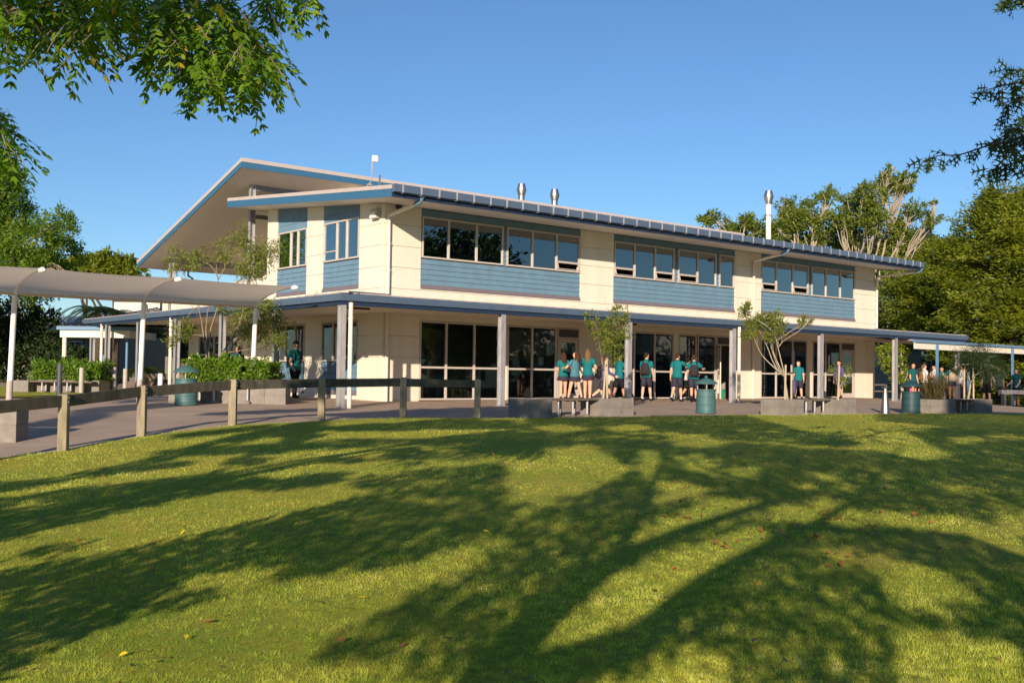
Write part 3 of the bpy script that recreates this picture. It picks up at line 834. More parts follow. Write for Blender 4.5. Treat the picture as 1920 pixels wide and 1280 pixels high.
def canopy():
    x0, x1, y0, yl = -3.34, 28.53, -3.39, 18.0
    ft, fb = 2.842, 2.67
    # fascia along the front and along the left side
    f = MB(); f.prism([(y0, fb), (y0 + .03, fb), (y0 + .03, ft), (y0 - .015, ft), (y0 - .015, ft - .05)], x0, x1, 0); f.build('canopy_fascia', 'gutter_blue', BLD)
    f = MB(); f.prism([(x0 - .013, fb + .001), (x0 + .03, fb + .001), (x0 + .03, ft + .001), (x0 - .013, ft + .001)], y0 + .03, yl, 1); f.build('canopy_fascia', 'gutter_blue', BLD)
    b = MB(); b.box(x0 + .06, y0 + .05, 2.555, x1 - .05, y0 + .15, fb - .002); b.build('canopy_beam', 'fascia_navy', BLD)
    b = MB(); b.box(x0 + .06, y0 + .15, 2.557, x0 + .16, yl - .05, fb - .004); b.build('canopy_beam', 'fascia_navy', BLD)
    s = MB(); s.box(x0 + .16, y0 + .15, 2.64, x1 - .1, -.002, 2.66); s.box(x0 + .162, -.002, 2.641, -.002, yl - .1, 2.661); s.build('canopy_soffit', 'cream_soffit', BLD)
    # sheeted roof rising to the wall
    r = MB()
    r.add([(x0 + .02, y0 + .02, ft + .01), (x1, y0 + .02, ft + .01), (x1, 0, 3.13), (0, 0, 3.13)], [(0, 1, 2, 3)])
    r.add([(x0 + .02, yl, ft + .01), (x0 + .02, y0 + .02, ft + .01), (0, 0, 3.13), (0, yl, 3.13)], [(0, 1, 2, 3)])
    sl = (3.13 - ft) / 3.37
    for x in np.arange(-2.9, 28.4, .48):
        ys = min(-.002, 0.0) if x > 0 else x * 1.005
        r.hexa([(x, y0, ft + .012), (x + .05, y0, ft + .012), (x + .05, ys, ft + .012 + sl * (ys - y0)), (x, ys, ft + .012 + sl * (ys - y0)),
                (x, y0, ft + .04), (x + .05, y0, ft + .04), (x + .05, ys, ft + .04 + sl * (ys - y0)), (x, ys, ft + .04 + sl * (ys - y0))])
    for y in np.arange(-2.9, 17.9, .48):
        xs = -.002 if y > 0 else y * 1.005
        r.hexa([(x0, y, ft + .012), (xs, y, ft + .012 + sl * (xs - x0)), (xs, y + .05, ft + .012 + sl * (xs - x0)), (x0, y + .05, ft + .012),
                (x0, y, ft + .04), (xs, y, ft + .04 + sl * (xs - x0)), (xs, y + .05, ft + .04 + sl * (xs - x0)), (x0, y + .05, ft + .04)])
    r.build('canopy_roof', 'roof_steel', BLD)
    h = MB(); h.beam((x0 + .05, y0 + .05, ft + .05), (0, 0, 3.18), .34, .05); h.build('hip_capping', 'roof_steel', BLD)
    # columns
    def column(x, y, axis):
        c = MB(); zb = G(x, y) - .05
        if axis == 'x':
            c.box(x - .005, y - .075, zb, x + .005, y + .075, 2.557); c.box(x - .08, y - .085, zb, x + .08, y - .07, 2.557); c.box(x - .08, y + .07, zb, x + .08, y + .085, 2.557)
        else:
            c.box(x - .075, y - .005, zb, x + .075, y + .005, 2.557); c.box(x - .085, y - .08, zb, x - .07, y + .08, 2.557); c.box(x + .07, y - .08, zb, x + .085, y + .08, 2.557)
        c.box(x - .11, y - .11, zb, x + .11, y + .11, zb + .065)
        c.build('column', 'steel_galv', BLD)
    for x in (-3.24, 1.98, 7.13, 12.29, 17.5, 22.7, 27.8): column(x, -3.26, 'x')
    for y in (.43, 4.12, 7.84, 11.5, 15.03, 16.9): column(-3.24, y, 'y')
    # stormwater pipes beside columns
    for x, y in ((-3.10, -3.47), (12.53, -3.35), (-3.24, 8.4), (-3.24, 15.75)):
        p = MB(); zb = G(x, y) - .03
        p.tube([(x, y, zb), (x, y, 2.62)], .058, 12)
        for z in (.5, 1.5, 2.2): p.tube([(x, y, z), (x, y, z + .03)], .07, 12)
        p.build('downpipe', 'cream_paint', BLD, smooth=2)
    for x in (.12, 17.53):
        p = MB(); p.tube([(x, -.075, -.02), (x, -.075, 2.64)], .058, 12)
        for z in (.55, 1.6): p.box(x - .08, -.10, z, x + .08, -.0, z + .03)
        p.build('downpipe', 'cream_paint', BLD, smooth=2)
    def pipe(x, xg):
        p = MB(); p.tube([(x, -.075, 3.2), (x, -.075, 5.52), (x + (xg - x) * .06, -.16, 5.58), (xg - .03, -1.78, 5.70)], .058, 12)
        for z in (3.9, 4.7): p.box(x - .08, -.11, z, x + .08, -.0, z + .03)
        o = p.build('downpipe', 'cream_paint', BLD, smooth=2)
        q = MB(); q.tube([(xg - .05, -1.72, 5.695), (xg, -1.88, 5.73), (xg, -1.98, 5.80), (xg, -2.07, 5.95)], .066, 12); q.build('pipe_elbow', 'blue_boards', o, smooth=2)
    pipe(.12, .0); pipe(17.53, 17.15); pipe(XR + .02, 27.0)
    # fittings
    m = MB(); m.box(-.16, .2, 5.50, -.02, .56, 5.80); m.box(-.02, .3, 5.62, .0, .45, 5.72); o = m.build('floodlight', 'grey_plastic', BLD, bevel=.015)
    m = MB(); m.hexa([(-.20, .22, 5.52), (-.162, .22, 5.50), (-.162, .54, 5.50), (-.20, .54, 5.52), (-.19, .26, 5.68), (-.162, .26, 5.70), (-.162, .50, 5.70), (-.19, .50, 5.68)]); m.build('lens', 'white_paint', o)
    m = MB(); m.ball((.43, -.14, 5.80), .07); m.box(.36, -.2, 5.82, .5, -.06, 5.90); m.build('security_camera', 'black_plastic', BLD)
    for x, y in ((-1.9, -1.6), (8.6, -1.7), (17.3, -1.7), (25.8, -1.6)):
        m = MB(); m.box(x - .45, y - .07, 2.585, x + .45, y + .07, 2.64); m.build('canopy_light', 'black_plastic', BLD, bevel=.01)
    # roof aerial
    m = MB(); m.tube([(-1.0, -.75, 6.15), (-1.0, -.8, 6.30), (-1.0, -.87, 6.36), (-1.0, -.9, 6.45), (-1.0, -.9, 6.98)], .018, 8); m.box(-1.06, -.82, 6.24, -.94, -.74, 6.28)
    m.tube([(-1.0, -.84, 6.33), (-1.0, -.6, 6.22), (-1.0, -.5, 6.22)], .015, 6)
    o = m.build('antenna', 'strap_grey', BLD, smooth=2)
    m = MB(); m.obox((-.92, -.93, 7.0), (.10, -.02, 0), (.02, .035, 0), (0, 0, .10)); m.build('antenna_panel', 'white_paint', o, bevel=.04)
    m = MB(); m.box(-.78, -.95, 6.16, -.74, -.91, 6.55); m.build('vent_pipe', 'steel_dark', BLD)
canopy()
# ------------------------------------------------------------------ site furniture
def yplane(u, v, y):
    r = ray(np.array(float(u)), np.array(float(v))); return CAM + r * ((y - CAM[1]) / r[1])

def fence():
    pts = [(-95, 14.6), (122, 16.7), (268, 18.6), (438, 20.6), (604, 22.2), (757, 23.6), (896, 24.6)]
    P = [stand(u, d) for u, d in pts]
    F = thing('post_and_rail_fence', 'low weathered timber post and rail fence curving along the lawn edge', 'fence', P[3])
    tops = []
    for p in P:
        q = p - P[3]
        m = MB(); a = RT * .075 + FW * .0; b = FW * .065
        m.hexa([q - a - b - UPV * .2, q + a - b - UPV * .2, q + a + b - UPV * .2, q - a + b - UPV * .2,
                q - a * .97 - b + UPV * .90, q + a * .97 - b + UPV * .90, q + a * .97 + b + UPV * .915, q - a * .97 + b + UPV * .915])
        o = m.build('post', 'fence_timber', F, bevel=.012)
        k = MB()
        for z in (.78, .85): k.ball(q + RT * .083 - FW * .035 + UPV * z, .014, 8, 5)
        k.build('bolt', 'steel_dark', o)
        tops.append(q + UPV * .90)
    for i in range(len(P) - 1):
        a, b = tops[i], tops[i + 1]
        d = norm(b - a)
        if i == len(P) - 2: b = b + d * .22
        off = FW * .045
        m = MB(); m.beam(a - d * .02 + off - UPV * .105, b + d * (-.06 if i < len(P) - 2 else 0) + off - UPV * .10 , .055, .185)
        m.build('rail', 'rail_timber', F, bevel=.008)
fence()

def bin_proto(matn, name='rubbish_bin'):
    t = thing(name, '', 'bin')
    m = MB(); m.lathe([(.285, 0), (.285, .05), (.272, .06), (.270, .22), (.282, .225), (.282, .245), (.268, .25), (.266, .44), (.278, .445), (.278, .465), (.264, .47),
                       (.262, .62), (.285, .63), (.285, .66), (.25, .665), (.24, .60), (.0, .60)], n=28)
    m.build('drum', matn, t, smooth=2)
    for k in range(4):
        a = math.pi / 4 + k * math.pi / 2
        g = MB(); g.tube([(.235 * math.cos(a), .235 * math.sin(a), .62), (.235 * math.cos(a), .235 * math.sin(a), .84)], .014, 8); g.build('lid_leg', 'bin_leg', t, smooth=2)
    m = MB(); m.lathe([(.30, .82), (.325, .81), (.325, .825), (.27, .875), (.18, .93), (.08, .965), (.03, .975), (.03, .985), (.045, 1.0), (.04, 1.03), (.0, 1.04)], n=28)
    m.build('lid', matn, t, smooth=2)
    return t
b1 = bin_proto('bin_green')
b1.location = stand(1324, 29.0); b1['label'] = 'green drum bin with domed lid in front of the open classroom door'; b1['group'] = 'drum litter bins'
copy_thing(b1, stand(350, 26.0), .3, 'green drum bin with domed lid in front of the big clipped hedge', 'drum litter bins')
copy_thing(b1, stand(186, 38.0), .8, 'smaller looking green drum bin far back beside the grey bollards', 'drum litter bins')
b4 = bin_proto('bin_dark')  # darker copy of the green bin: its shade is put into the colour
b4.location = stand(1708, 31.6); b4['label'] = 'dark shaded drum bin beside the steel cone fountain'; b4['group'] = 'drum litter bins'
def bottle(u, d, dz, mm, label):
    p = stand(u, d) + UPV * dz
    m = MB(); m.lathe([(.035, 0), (.036, .16), (.022, .19), (.022, .22), (.0, .225)], n=12)
    o = m.build('drink_bottle', mm, None, smooth=2); o.location = p; tag(o, label, 'bottle')
mat('pink', (.75, .08, .30), .4); mat('orange_red', (.75, .14, .06), .4)
bottle(1708, 31.5, .62, 'pink', 'pink bottle standing inside the dark bin under its lid, left one')
bottle(1716, 31.5, .62, 'orange_red', 'orange red bottle standing inside the dark bin under its lid')

def bollard(u, d, h, mm, label):
    p = stand(u, d)
    m = MB(); m.lathe([(.075, -.05), (.075, h - .03), (.06, h), (0, h)], n=16)
    o = m.build('bollard', mm, None, smooth=2); o.location = p; tag(o, label, 'bollard', 'bollards')
for u, d, h, mm, l in ((61, 35, .72, 'bollard_grey', 'grey bollard in front of the left hedge, leftmost of the row'), (112, 30.5, .95, 'bollard_dark', 'dark navy bollard in front of the left hedge'),
                    (153, 34, .85, 'bollard_grey', 'grey bollard at the right end of the left hedge'), (204, 35.5, .85, 'bollard_grey', 'grey bollard just right of the far green bin'),
                    (214, 35.5, .9, 'bollard_grey', 'grey bollard second to the right of the far green bin'), (235, 35.5, .85, 'bollard_grey', 'grey bollard standing alone before the brown steps'),
                    (301, 32, .7, 'white_paint', 'short white bollard at the left end of the big hedge'), (1770, 46, .65, 'white_paint', 'white capped bollard near the girl in the white shirt')):
    bollard(u, d, h, mm, l)

# --- concrete planters with timber benches between them
EX, EY = np.array([1.0, 0, 0]), np.array([0, 1.0, 0])
def planter(p, ax, ay, h, label, joints=True):
    """corner p, edge vectors ax, ay"""
    t = thing('concrete_planter', label, 'planter', p, 0, 'concrete planters')
    ax, ay = np.asarray(ax, float), np.asarray(ay, float)
    dz0 = UPV * -.15
    la, lb = np.linalg.norm(ax), np.linalg.norm(ay); na, nb = ax / la, ay / lb
    m = MB(); w = .10
    def slab(a0, a1, b0, b1, z0, z1): 
        P = [na * a0 + nb * b0, na * a1 + nb * b0, na * a1 + nb * b1, na * a0 + nb * b1]
        m.hexa([q + UPV * z0 for q in P] + [q + UPV * z1 for q in P])
    g = .008; half = h * .5
    for z0, z1 in ((-.2, half - g / 2), (half + g / 2, h)):
        n = max(1, round(la / .45)); s = la / n
        for i in range(n):
            slab(i * s + (g / 2 if i else 0), (i + 1) * s - (g / 2 if i < n - 1 else 0), 0, w, z0, z1)
            slab(i * s + (g / 2 if i else 0), (i + 1) * s - (g / 2 if i < n - 1 else 0), lb - w, lb, z0, z1)
        n = max(1, round((lb - 2 * w) / .45)); s = (lb - 2 * w) / n
        for i in range(n):
            slab(0, w, w + i * s + g / 2, w + (i + 1) * s - g / 2, z0, z1); slab(la - w, la, w + i * s + g / 2, w + (i + 1) * s - g / 2, z0, z1)
    slab(.012, la - .012, .012, lb - .012, -.2, h - .09)
    m.build('block_wall', 'concrete', t)
    m = MB(); slab(w + .002, la - w - .002, w + .002, lb - w - .002, h - .085, h - .05); m.build('soil', 'soil', t)
    return t
def bench(p, q, wv, h, label, nleg=3):
    t = thing('bench', label, 'bench', p, 0, 'timber benches between planters')
    q = np.asarray(q) - np.asarray(p); L = np.linalg.norm(q); d = q / L; wv = np.asarray(wv, float); wl = np.linalg.norm(wv); wn = wv / wl
    n = 4; s = wl / n
    m = MB()
    for i in range(n):
        c = d * L / 2 + wn * (i + .5) * s + UPV * (h - .022)
        m.obox(c, d * L / 2, wn * (s / 2 - .006), UPV * .022)
    m.build('slats', 'brown_timber', t)
    for i in range(nleg):
        for e in (.15, .85):
            f = d * L * (.2 + .6 * i / max(1, nleg - 1)) + wn * wl * e
            m = MB(); m.tube([f + UPV * -.1, f + UPV * (h - .046)], .03, 10); l = m.build('leg', 'steel_galv', t, smooth=2)
            m = MB(); m.lathe([(.075, -.1), (.075, .05), (.045, .075), (.03, .08)], f, 12); m.build('foot', 'concrete', l, smooth=2)
    return t
def set_row(u, d, l1, gap, l2, depth, h, names):
    p = stand(u, d)
    planter(p, EX * l1, EY * depth, h, names[0])
    b0 = p + EX * (l1 + .005); b1 = p + EX * (l1 + gap - .005)
    b0[2] = b1[2] = p[2]
    bench(b0 + EY * .05, b1 + EY * .05, EY * (depth - .1), h, names[1])
    planter(p + EX * (l1 + gap), EX * l2, EY * depth, h, names[2])
    return p
PA = set_row(991, 24.9, .77, 1.64, 1.19, .76, .46, ('dark shaded concrete planter beside the end of the timber fence', 'timber bench in front of the three girls with their backs turned', 'concrete planter holding the small leafy sapling by the column'))
PB = set_row(1460, 28.6, 1.16, 1.41, 1.18, .6, .44, ('sunlit concrete planter holding the pale multi-stemmed tree', 'timber bench in front of the girl in teal and the steel column', 'concrete planter with a single stake in front of the girl in purple'))
PC = set_row(1766, 31.8, .79, 1.35, 1.05, .85, .42, ('shaded concrete planter with brown rushes', 'dark bench by the drooping willow-like tree at right', 'shaded concrete planter beneath the drooping willow-like tree'))

# planter with the clipped hedge and the bench along it
p = stand(517, 27.3)
planter(p - RT * .28, RT * .55, FW * .6, .44, 'pale concrete block planter end beside the walking boy')
bp = stand(317, 26.9)
planter(bp, RT * .25, FW * 2.6, .44, 'concrete planter end at the left of the big clipped hedge')
bq = p - RT * .30; bq[2] = bp[2] = min(bp[2], bq[2])
t = bench(bp + RT * .26, bq, FW * .42, .45, 'long timber bench in front of the big clipped hedge', 4)
p2 = bp + RT * .26 + FW * .46
pl = planter(p2, RT * (np.dot(bq - bp, RT) - .26), FW * 2.2, .46, 'long low concrete planter holding the big clipped hedge')
HEDGE_P = p2
# left hedge and its bench
lp = stand(22, 34.0)
planter(lp, RT * .55, FW * .5, .40, 'low concrete planter at the far left edge of the verge')
lq = stand(172, 34.0)
bench(lp + RT * .57, lq, FW * .42, .40, 'long timber bench below the left clipped hedge', 4)
planter(lp + RT * .57 + FW * .45, RT * (np.dot(lq - lp, RT) - .5), FW * 1.6, .42, 'low concrete planter holding the left clipped hedge')
LHEDGE_P = lp + RT * .57 + FW * .45
# the block at the left edge of the picture
p = stand(33, 17.7)
planter(p - RT * 1.5, RT * 1.5, FW * .45, .57, 'grey block seat on the path at the left picture edge')

# --- drinking fountain (steel cone)
p = stand(1660, 31.4)
t = thing('drinking_fountain', 'stainless steel cone drinking fountain on the paving beside the dark bin', 'drinking fountain', p)
m = MB(); m.lathe([(.145, -.05), (.14, 0), (.055, .70), (.05, .74)], n=24); m.build('pedestal', 'flue_steel', t, smooth=2)
m = MB(); m.lathe([(.05, .735), (.13, .775), (.135, .79), (.12, .785), (.03, .76)], n=24); m.build('basin', 'flue_steel', t, smooth=2)
m = MB(); m.tube([(.06, 0, .77), (.06, 0, .84), (.03, 0, .86)], .012, 8); m.build('spout', 'flue_steel', t)

# --- cantilevered shade canopy on white posts
def shade_canopy():
    xs = [-4.36, -7.36, -10.36, -13.36, -16.4]
    t = thing('shade_canopy', 'beige fabric shade canopy on white cantilever posts beside the school block', 'canopy', (-7.36, -.6, G(-7.36, -.6)))
    o = np.array([-7.36, -.6, G(-7.36, -.6)])
    arc = [(-.60, 2.55), (-.72, 2.665), (-1.0, 2.765), (-1.45, 2.86), (-2.05, 2.935), (-2.80, 2.985)]
    def tp(x, y, z): return np.array([x, y, z]) - o
    for x in xs:
        zb = G(x, -.6)
        m = MB(); m.tube([tp(x - .06, -.6, zb - .1), tp(x - .01, -.6, 2.0), tp(x, -.6, 2.52)], [.068, .062, .06], 14); pole = m.build('post', 'white_paint', t, smooth=2)
        m = MB(); m.tube([tp(x - .06, -.6, zb - .1), tp(x - .047, -.6, zb + .62)], [.075, .073], 14); m.build('sleeve', 'bollard_grey', pole, smooth=2)
        m = MB(); m.tube([tp(x + .07, -.6, 2.48), tp(x + .10, -.6, 2.3), tp(x + .14, -.6, 2.22)], .022, 8); m.build('bracket', 'white_paint', pole, smooth=2)
        m = MB(); m.tube([tp(x, y, z - .006) for y, z in arc], [.030, .026, .022, .020, .018, .016], 8); m.build('arm', 'white_paint', t, smooth=2)
        m = MB(); m.tube([tp(x, -2.74, 2.955), tp(x, -2.90, 2.96), tp(x, -2.93, 2.96)], [.06, .06, .04], 12); m.build('end_cap', 'white_paint', t, smooth=2)
    for x0, x1 in zip(xs[1:], xs[:-1]):
        V = []; n, k = 13, len(arc)
        fine = smooth_line(arc, 20); k = len(fine)
        for i in range(n):
            s = i / (n - 1); sag = 4 * s * (1 - s)
            for j, (y, z) in enumerate(fine):
                q = j / (k - 1)
                yy = y + sag * (.10 * q ** 3) - sag * .03 * (1 - q)
                V.append(tp(x0 + (x1 - x0) * s, yy, z + .012 - .05 * sag * math.sin(math.pi * q) - .02 * sag * q))
        m = MB(); m.add(V, [(i * k + j, (i + 1) * k + j, (i + 1) * k + j + 1, i * k + j + 1) for i in range(n - 1) for j in range(k - 1)])
        ob = m.build('membrane', 'membrane', t, smooth=True)
        m = MB(); m.tube([tp(x0 + .07, -.62, 2.55), tp(x1 - .07, -.62, 2.55)], .03, 8); m.build('edge_rail', 'membrane', t, smooth=2)
shade_canopy()

# --- covered walkway on the right
def right_walk():
    y = -3.52
    a = yplane(1714, 637, y); zt = a[2]; x0, x1 = a[0], 44.0
    zg = G(x0 + 5, y)
    t = thing('covered_walkway', 'covered walkway with white fascia and blue posts at the right of the school block', 'walkway', (x0, y, zg))
    o = np.array([x0, y, zg])
    def bx(m, X0, Y0, Z0, X1, Y1, Z1): m.box(X0 - o[0], Y0 - o[1], Z0 - o[2], X1 - o[0], Y1 - o[1], Z1 - o[2])
    m = MB(); bx(m, x0, y - .02, zt - .37, x1, y + .02, zt - .105); m.build('fascia', 'cream_paint', t)
    m = MB(); bx(m, x0 - .02, y - .10, zt - .103, x1, y + .05, zt); m.build('gutter', 'blue_post', t)
    m = MB(); bx(m, x0, y + .05, zt - .03, x1, y + 2.4, zt + .02); m.build('roof', 'roof_steel', t)
    for u in (1757, 1898, 2020):
        q = yplane(u, 700, y - .06); z = G(q[0], y)
        m = MB(); bx(m, q[0] - .06, y - .11, z - .05, q[0] + .06, y - .022, zt - .15); m.build('post', 'blue_post', t, bevel=.008)
        if u > 1800:
            m = MB(); bx(m, q[0] - .05, y + 2.0, G(q[0], y + 2), q[0] + .05, y + 2.1, zt - .03); m.build('post', 'blue_post', t)
right_walk()

# --- covered way on the far left, with dark ribbed roof
def left_walk():
    d = 42.0
    a, b = W(113, 617, d), W(243, 617, d)
    zt = a[2]; o = np.array([a[0], a[1], G(a[0], a[1])])
    t = thing('covered_walkway', 'far covered walkway with dark ribbed roof and white fascia on the left', 'walkway', o)
    L = np.dot(b - a, RT)
    def pt(x, y, z): return a + RT * x + FW * y - UPV * a[2] + UPV * z - o
    m = MB(); m.obox(pt(L / 2, 0, zt - .17), RT * L / 2, FW * .02, UPV * .15)
    m.obox(pt(L - .02, 1.6, zt - .17), RT * .02, FW * 1.57, UPV * .15); m.build('fascia', 'cream_paint', t)
    m = MB(); m.obox(pt(L / 2 + .1, -.06, zt + .05), RT * (L / 2 + .2), FW * .07, UPV * .07); m.build('gutter', 'blue_post', t)
    m = MB(); w = 6.5
    m.hexa([pt(-.1, 0, zt + .11), pt(L + 3, 0, zt + .11), pt(L + 3.5, w, zt + 1.25), pt(3.0, w, zt + 1.25), pt(-.1, 0, zt + .14), pt(L + 3, 0, zt + .14), pt(L + 3.5, w, zt + 1.29), pt(3.0, w, zt + 1.29)])
    for i in range(18):
        x = .1 + i * .34; y0 = 0
        m.beam(pt(x, y0, zt + .16), pt(min(x + 1.6, L + 3.4), w, zt + 1.31), .05, .05)
    m.build('roof', 'roof_dark', t)
    for x, y, mm, n in ((.15, .1, 'cream_paint', .09), (.85, 2.4, 'blue_post', .05), (2.5, .6, 'blue_post', .055), (L + .9, 2.2, 'blue_post', .05)):
        q = pt(x, y, 0) + o; z = G(q[0], q[1])
        m = MB(); m.tube([np.array([q[0], q[1], z - .1]) - o, np.array([q[0], q[1], zt - .02]) - o], n, 10); m.build('post', mm, t, smooth=2)
left_walk()

# --- buildings behind
def far_building(u0, u1, v_eave, v_ridge, d, depth, wall_, roof_, label, wins=()):
    a, b = W(u0, v_eave, d), W(u1, v_eave, d); ze = a[2]; zr = W(u0, v_ridge, d + depth / 2)[2]
    o = np.array([a[0], a[1], 0.0]); L = np.dot(b - a, RT)
    t = thing('building', label, 'building', o)
    def pt(x, y, z): return RT * x + FW * y + UPV * z
    m = MB(); m.obox(pt(L / 2, depth / 2, (ze - .6) / 2), RT * L / 2, FW * depth / 2, UPV * (ze + .6) / 2); m.build('wall', wall_, t)
    m = MB(); e = .5
    m.hexa([pt(-e, -e, ze), pt(L + e, -e, ze), pt(L + e, depth / 2, zr - .1), pt(-e, depth / 2, zr - .1), pt(-e, -e, ze + .14), pt(L + e, -e, ze + .14), pt(L + e, depth / 2, zr), pt(-e, depth / 2, zr)])
    m.hexa([pt(-e, depth / 2, zr - .1), pt(L + e, depth / 2, zr - .1), pt(L + e, depth + e, ze), pt(-e, depth + e, ze), pt(-e, depth / 2, zr), pt(L + e, depth / 2, zr), pt(L + e, depth + e, ze + .14), pt(-e, depth + e, ze + .14)])
    m.build('roof', roof_, t)
    m = MB(); m.obox(pt(L / 2, -e - .06, ze + .06), RT * (L / 2 + e), FW * .05, UPV * .09); m.build('gutter', 'gutter_blue', t)
    for x0, x1, z0, z1 in wins:
        f = MB(); f.obox(pt((x0 + x1) / 2, -.03, (z0 + z1) / 2), RT * (x1 - x0) / 2, FW * .02, UPV * (z1 - z0) / 2); w_ = f.build('window', 'frame_alu', t)
        g = MB(); g.obox(pt((x0 + x1) / 2, -.055, (z0 + z1) / 2), RT * ((x1 - x0) / 2 - .06), FW * .004, UPV * ((z1 - z0) / 2 - .06)); g.build('pane', 'fascia_navy', w_)
    return t
far_building(-60, 214, 622, 590, 56, 9, 'far_wall', 'far_blue_roof', 'low far building with pale blue roof behind the tree ferns', ((4.6, 6.2, .9, 2.3), (1.5, 3.2, .9, 2.3)))
far_building(214, 300, 560, 545, 66, 10, 'pale_wall', 'far_blue_roof', 'tall pale walled building showing behind the canopy and tree ferns')
far_building(1728, 1885, 640, 622, 58, 8, 'teal_wall', 'roof_dark', 'dark teal building behind the students under the right walkway', ((.5, 1.5, 1.0, 2.1), (3.6, 4.5, 1.4, 2.4)))
p = stand(240, 41.0)
t = thing('steps', 'brown brick steps under the far left walkway', 'steps', p)
for i in range(4):
    m = MB(); m.obox(RT * 1.2 + FW * (.35 * i + .5) + UPV * (.08 + .16 * i - .1), RT * 1.4, FW * .5, UPV * (.08 + .1)); m.build('step', 'brown_timber', t)
# plank by the student at the right edge
p = stand(1908, 44.0)
t = thing('plank_table', 'pale low plank table in front of the student at the right edge', 'table', p)
m = MB(); m.obox(UPV * .60, RT * .75, FW * .18, UPV * .09); m.build('table_top', 'trim_grey', t, bevel=.01)
for x in (-.6, .6):
    m = MB(); m.obox(RT * x + UPV * .25, RT * .04, FW * .15, UPV * .26); m.build('leg', 'steel_dark', t)
p = stand(1672, 50)
t = thing('picnic_table', 'dark picnic table in the shade beyond the school block corner', 'table', p)
m = MB(); m.obox(UPV * .74, RT * 1.5, FW * .4, UPV * .03); m.build('table_top', 'brown_timber', t)
for x in (-1.1, 1.1):
    m = MB(); m.obox(RT * x + UPV * .35, RT * .05, FW * .3, UPV * .36); m.build('leg', 'steel_dark', t)
for y in (-.75, .75):
    m = MB(); m.obox(FW * y + UPV * .44, RT * 1.5, FW * .14, UPV * .025); m.build('seat', 'brown_timber', t)

# --- classroom furniture seen through the glass
mat('teal_plastic', (.02, .26, .26), .4); mat('bucket_green', (.01, .28, .16), .4)
def chair():
    t = thing('classroom_chair', '', 'chair')
    m = MB(); m.obox((0, 0, .44), (.2, 0, 0), (0, .19, 0), (0, 0, .012)); m.build('seat', 'teal_plastic', t, bevel=.01)
    m = MB(); m.obox((0, -.2, .68), (.19, 0, 0), (0, .012, .002), (0, -.03, .12)); m.build('backrest', 'teal_plastic', t, bevel=.01)
    for x in (-.18, .18):
        for y, z in ((.26, .43), (-.26, .43)):
            m = MB(); m.tube([(x, y, 0), (x * .9, y * .25, z)], .013, 6); m.build('leg', 'teal_plastic', t)
        m = MB(); m.tube([(x * .9, -.1, .43), (x * .95, -.2, .8)], .012, 6); m.build('back_frame', 'teal_plastic', t)
    return t
c0 = chair(); c0.location = (2.0, .9, 0); c0.rotation_euler = (0, 0, .5); c0['label'] = 'teal classroom chair behind the first pane of the corner classroom glazing'; c0['group'] = 'classroom chairs'
for x, y, r, l in ((2.9, 1.0, 2.6, 'teal classroom chair behind the middle pane of the corner classroom glazing'), (18.5, .8, .4, 'teal classroom chair just left of the pale tree stem behind glass'),
                   (19.6, .9, 1.9, 'teal classroom chair behind the glass just right of the pale tree stem'), (22.0, .8, -.5, 'teal classroom chair behind the glass beside the right steel column'), (12.2, .9, .2, 'teal classroom chair behind the glass near the boy with backpack')):
    copy_thing(c0, (x, y, 0), r, l, 'classroom chairs')
t = thing('classroom_table', 'classroom table behind the corner classroom glazing', 'table', (2.5, 1.9, 0))
m = MB(); m.box(-.75, -.35, .70, .75, .35, .73); m.build('table_top', 'room_wall', t, bevel=.005)
for x in (-.68, .68):
    for y in (-.3, .3):
        m = MB(); m.tube([(x, y, 0), (x, y, .70)], .018, 8); m.build('leg', 'steel_galv', t)
for x, y, mm, nm, l in ((7.35, .35, 'bucket_green', 'bucket', 'green bucket low behind the first classroom door'), (16.15, .45, 'bucket_green', 'bucket', 'green bucket inside the open classroom doorway'),
                    (24.55, .4, 'bucket_green', 'bucket', 'green bucket behind the right-hand door beside a red one'), (24.25, .5, 'red_cloth', 'bucket', 'red bucket behind the right-hand door beside a green one')):
    m = MB(); m.lathe([(.13, 0), (.17, .36), (.18, .36), (.18, .375), (.16, .375), (.12, .02)], n=18); o = m.build(nm, mm, None, smooth=2); o.location = (x, y, .0); tag(o, l, 'bucket')
# ------------------------------------------------------------------ people
SKIN = {}
for nm, c in (('skin_light', (.62, .36, .25)), ('skin_tan', (.48, .26, .16)), ('skin_brown', (.30, .16, .10))): mat(nm, c, .55, var=.05)
for nm, c in (('shirt_teal', (.008, .15, .17)), ('shirt_dark_teal', (.006, .085, .10)), ('shirt_greyblue', (.06, .18, .24)), ('shirt_white', (.75, .72, .70)), ('jacket_purple', (.09, .075, .19)),
              ('shirt_dark', (.012, .016, .02)), ('shirt_grey', (.12, .13, .15)), ('cloth_navy', (.035, .032, .055)), ('cloth_black', (.012, .012, .014)),
              ('hair_brown', (.05, .024, .014)), ('hair_auburn', (.075, .03, .015)), ('hair_fair', (.16, .09, .045)), ('hair_black', (.010, .008, .008)), ('hair_dark', (.03, .018, .012)),
              ('shoe_black', (.015, .015, .016)), ('bag_dark', (.03, .025, .028)), ('bag_black', (.012, .012, .014)), ('bag_brown', (.20, .10, .05)), ('bag_beige', (.40, .31, .22)), ('sock', (.55, .5, .5))):
    mat(nm, c, .8, var=.12, scale=14, spec=.2)

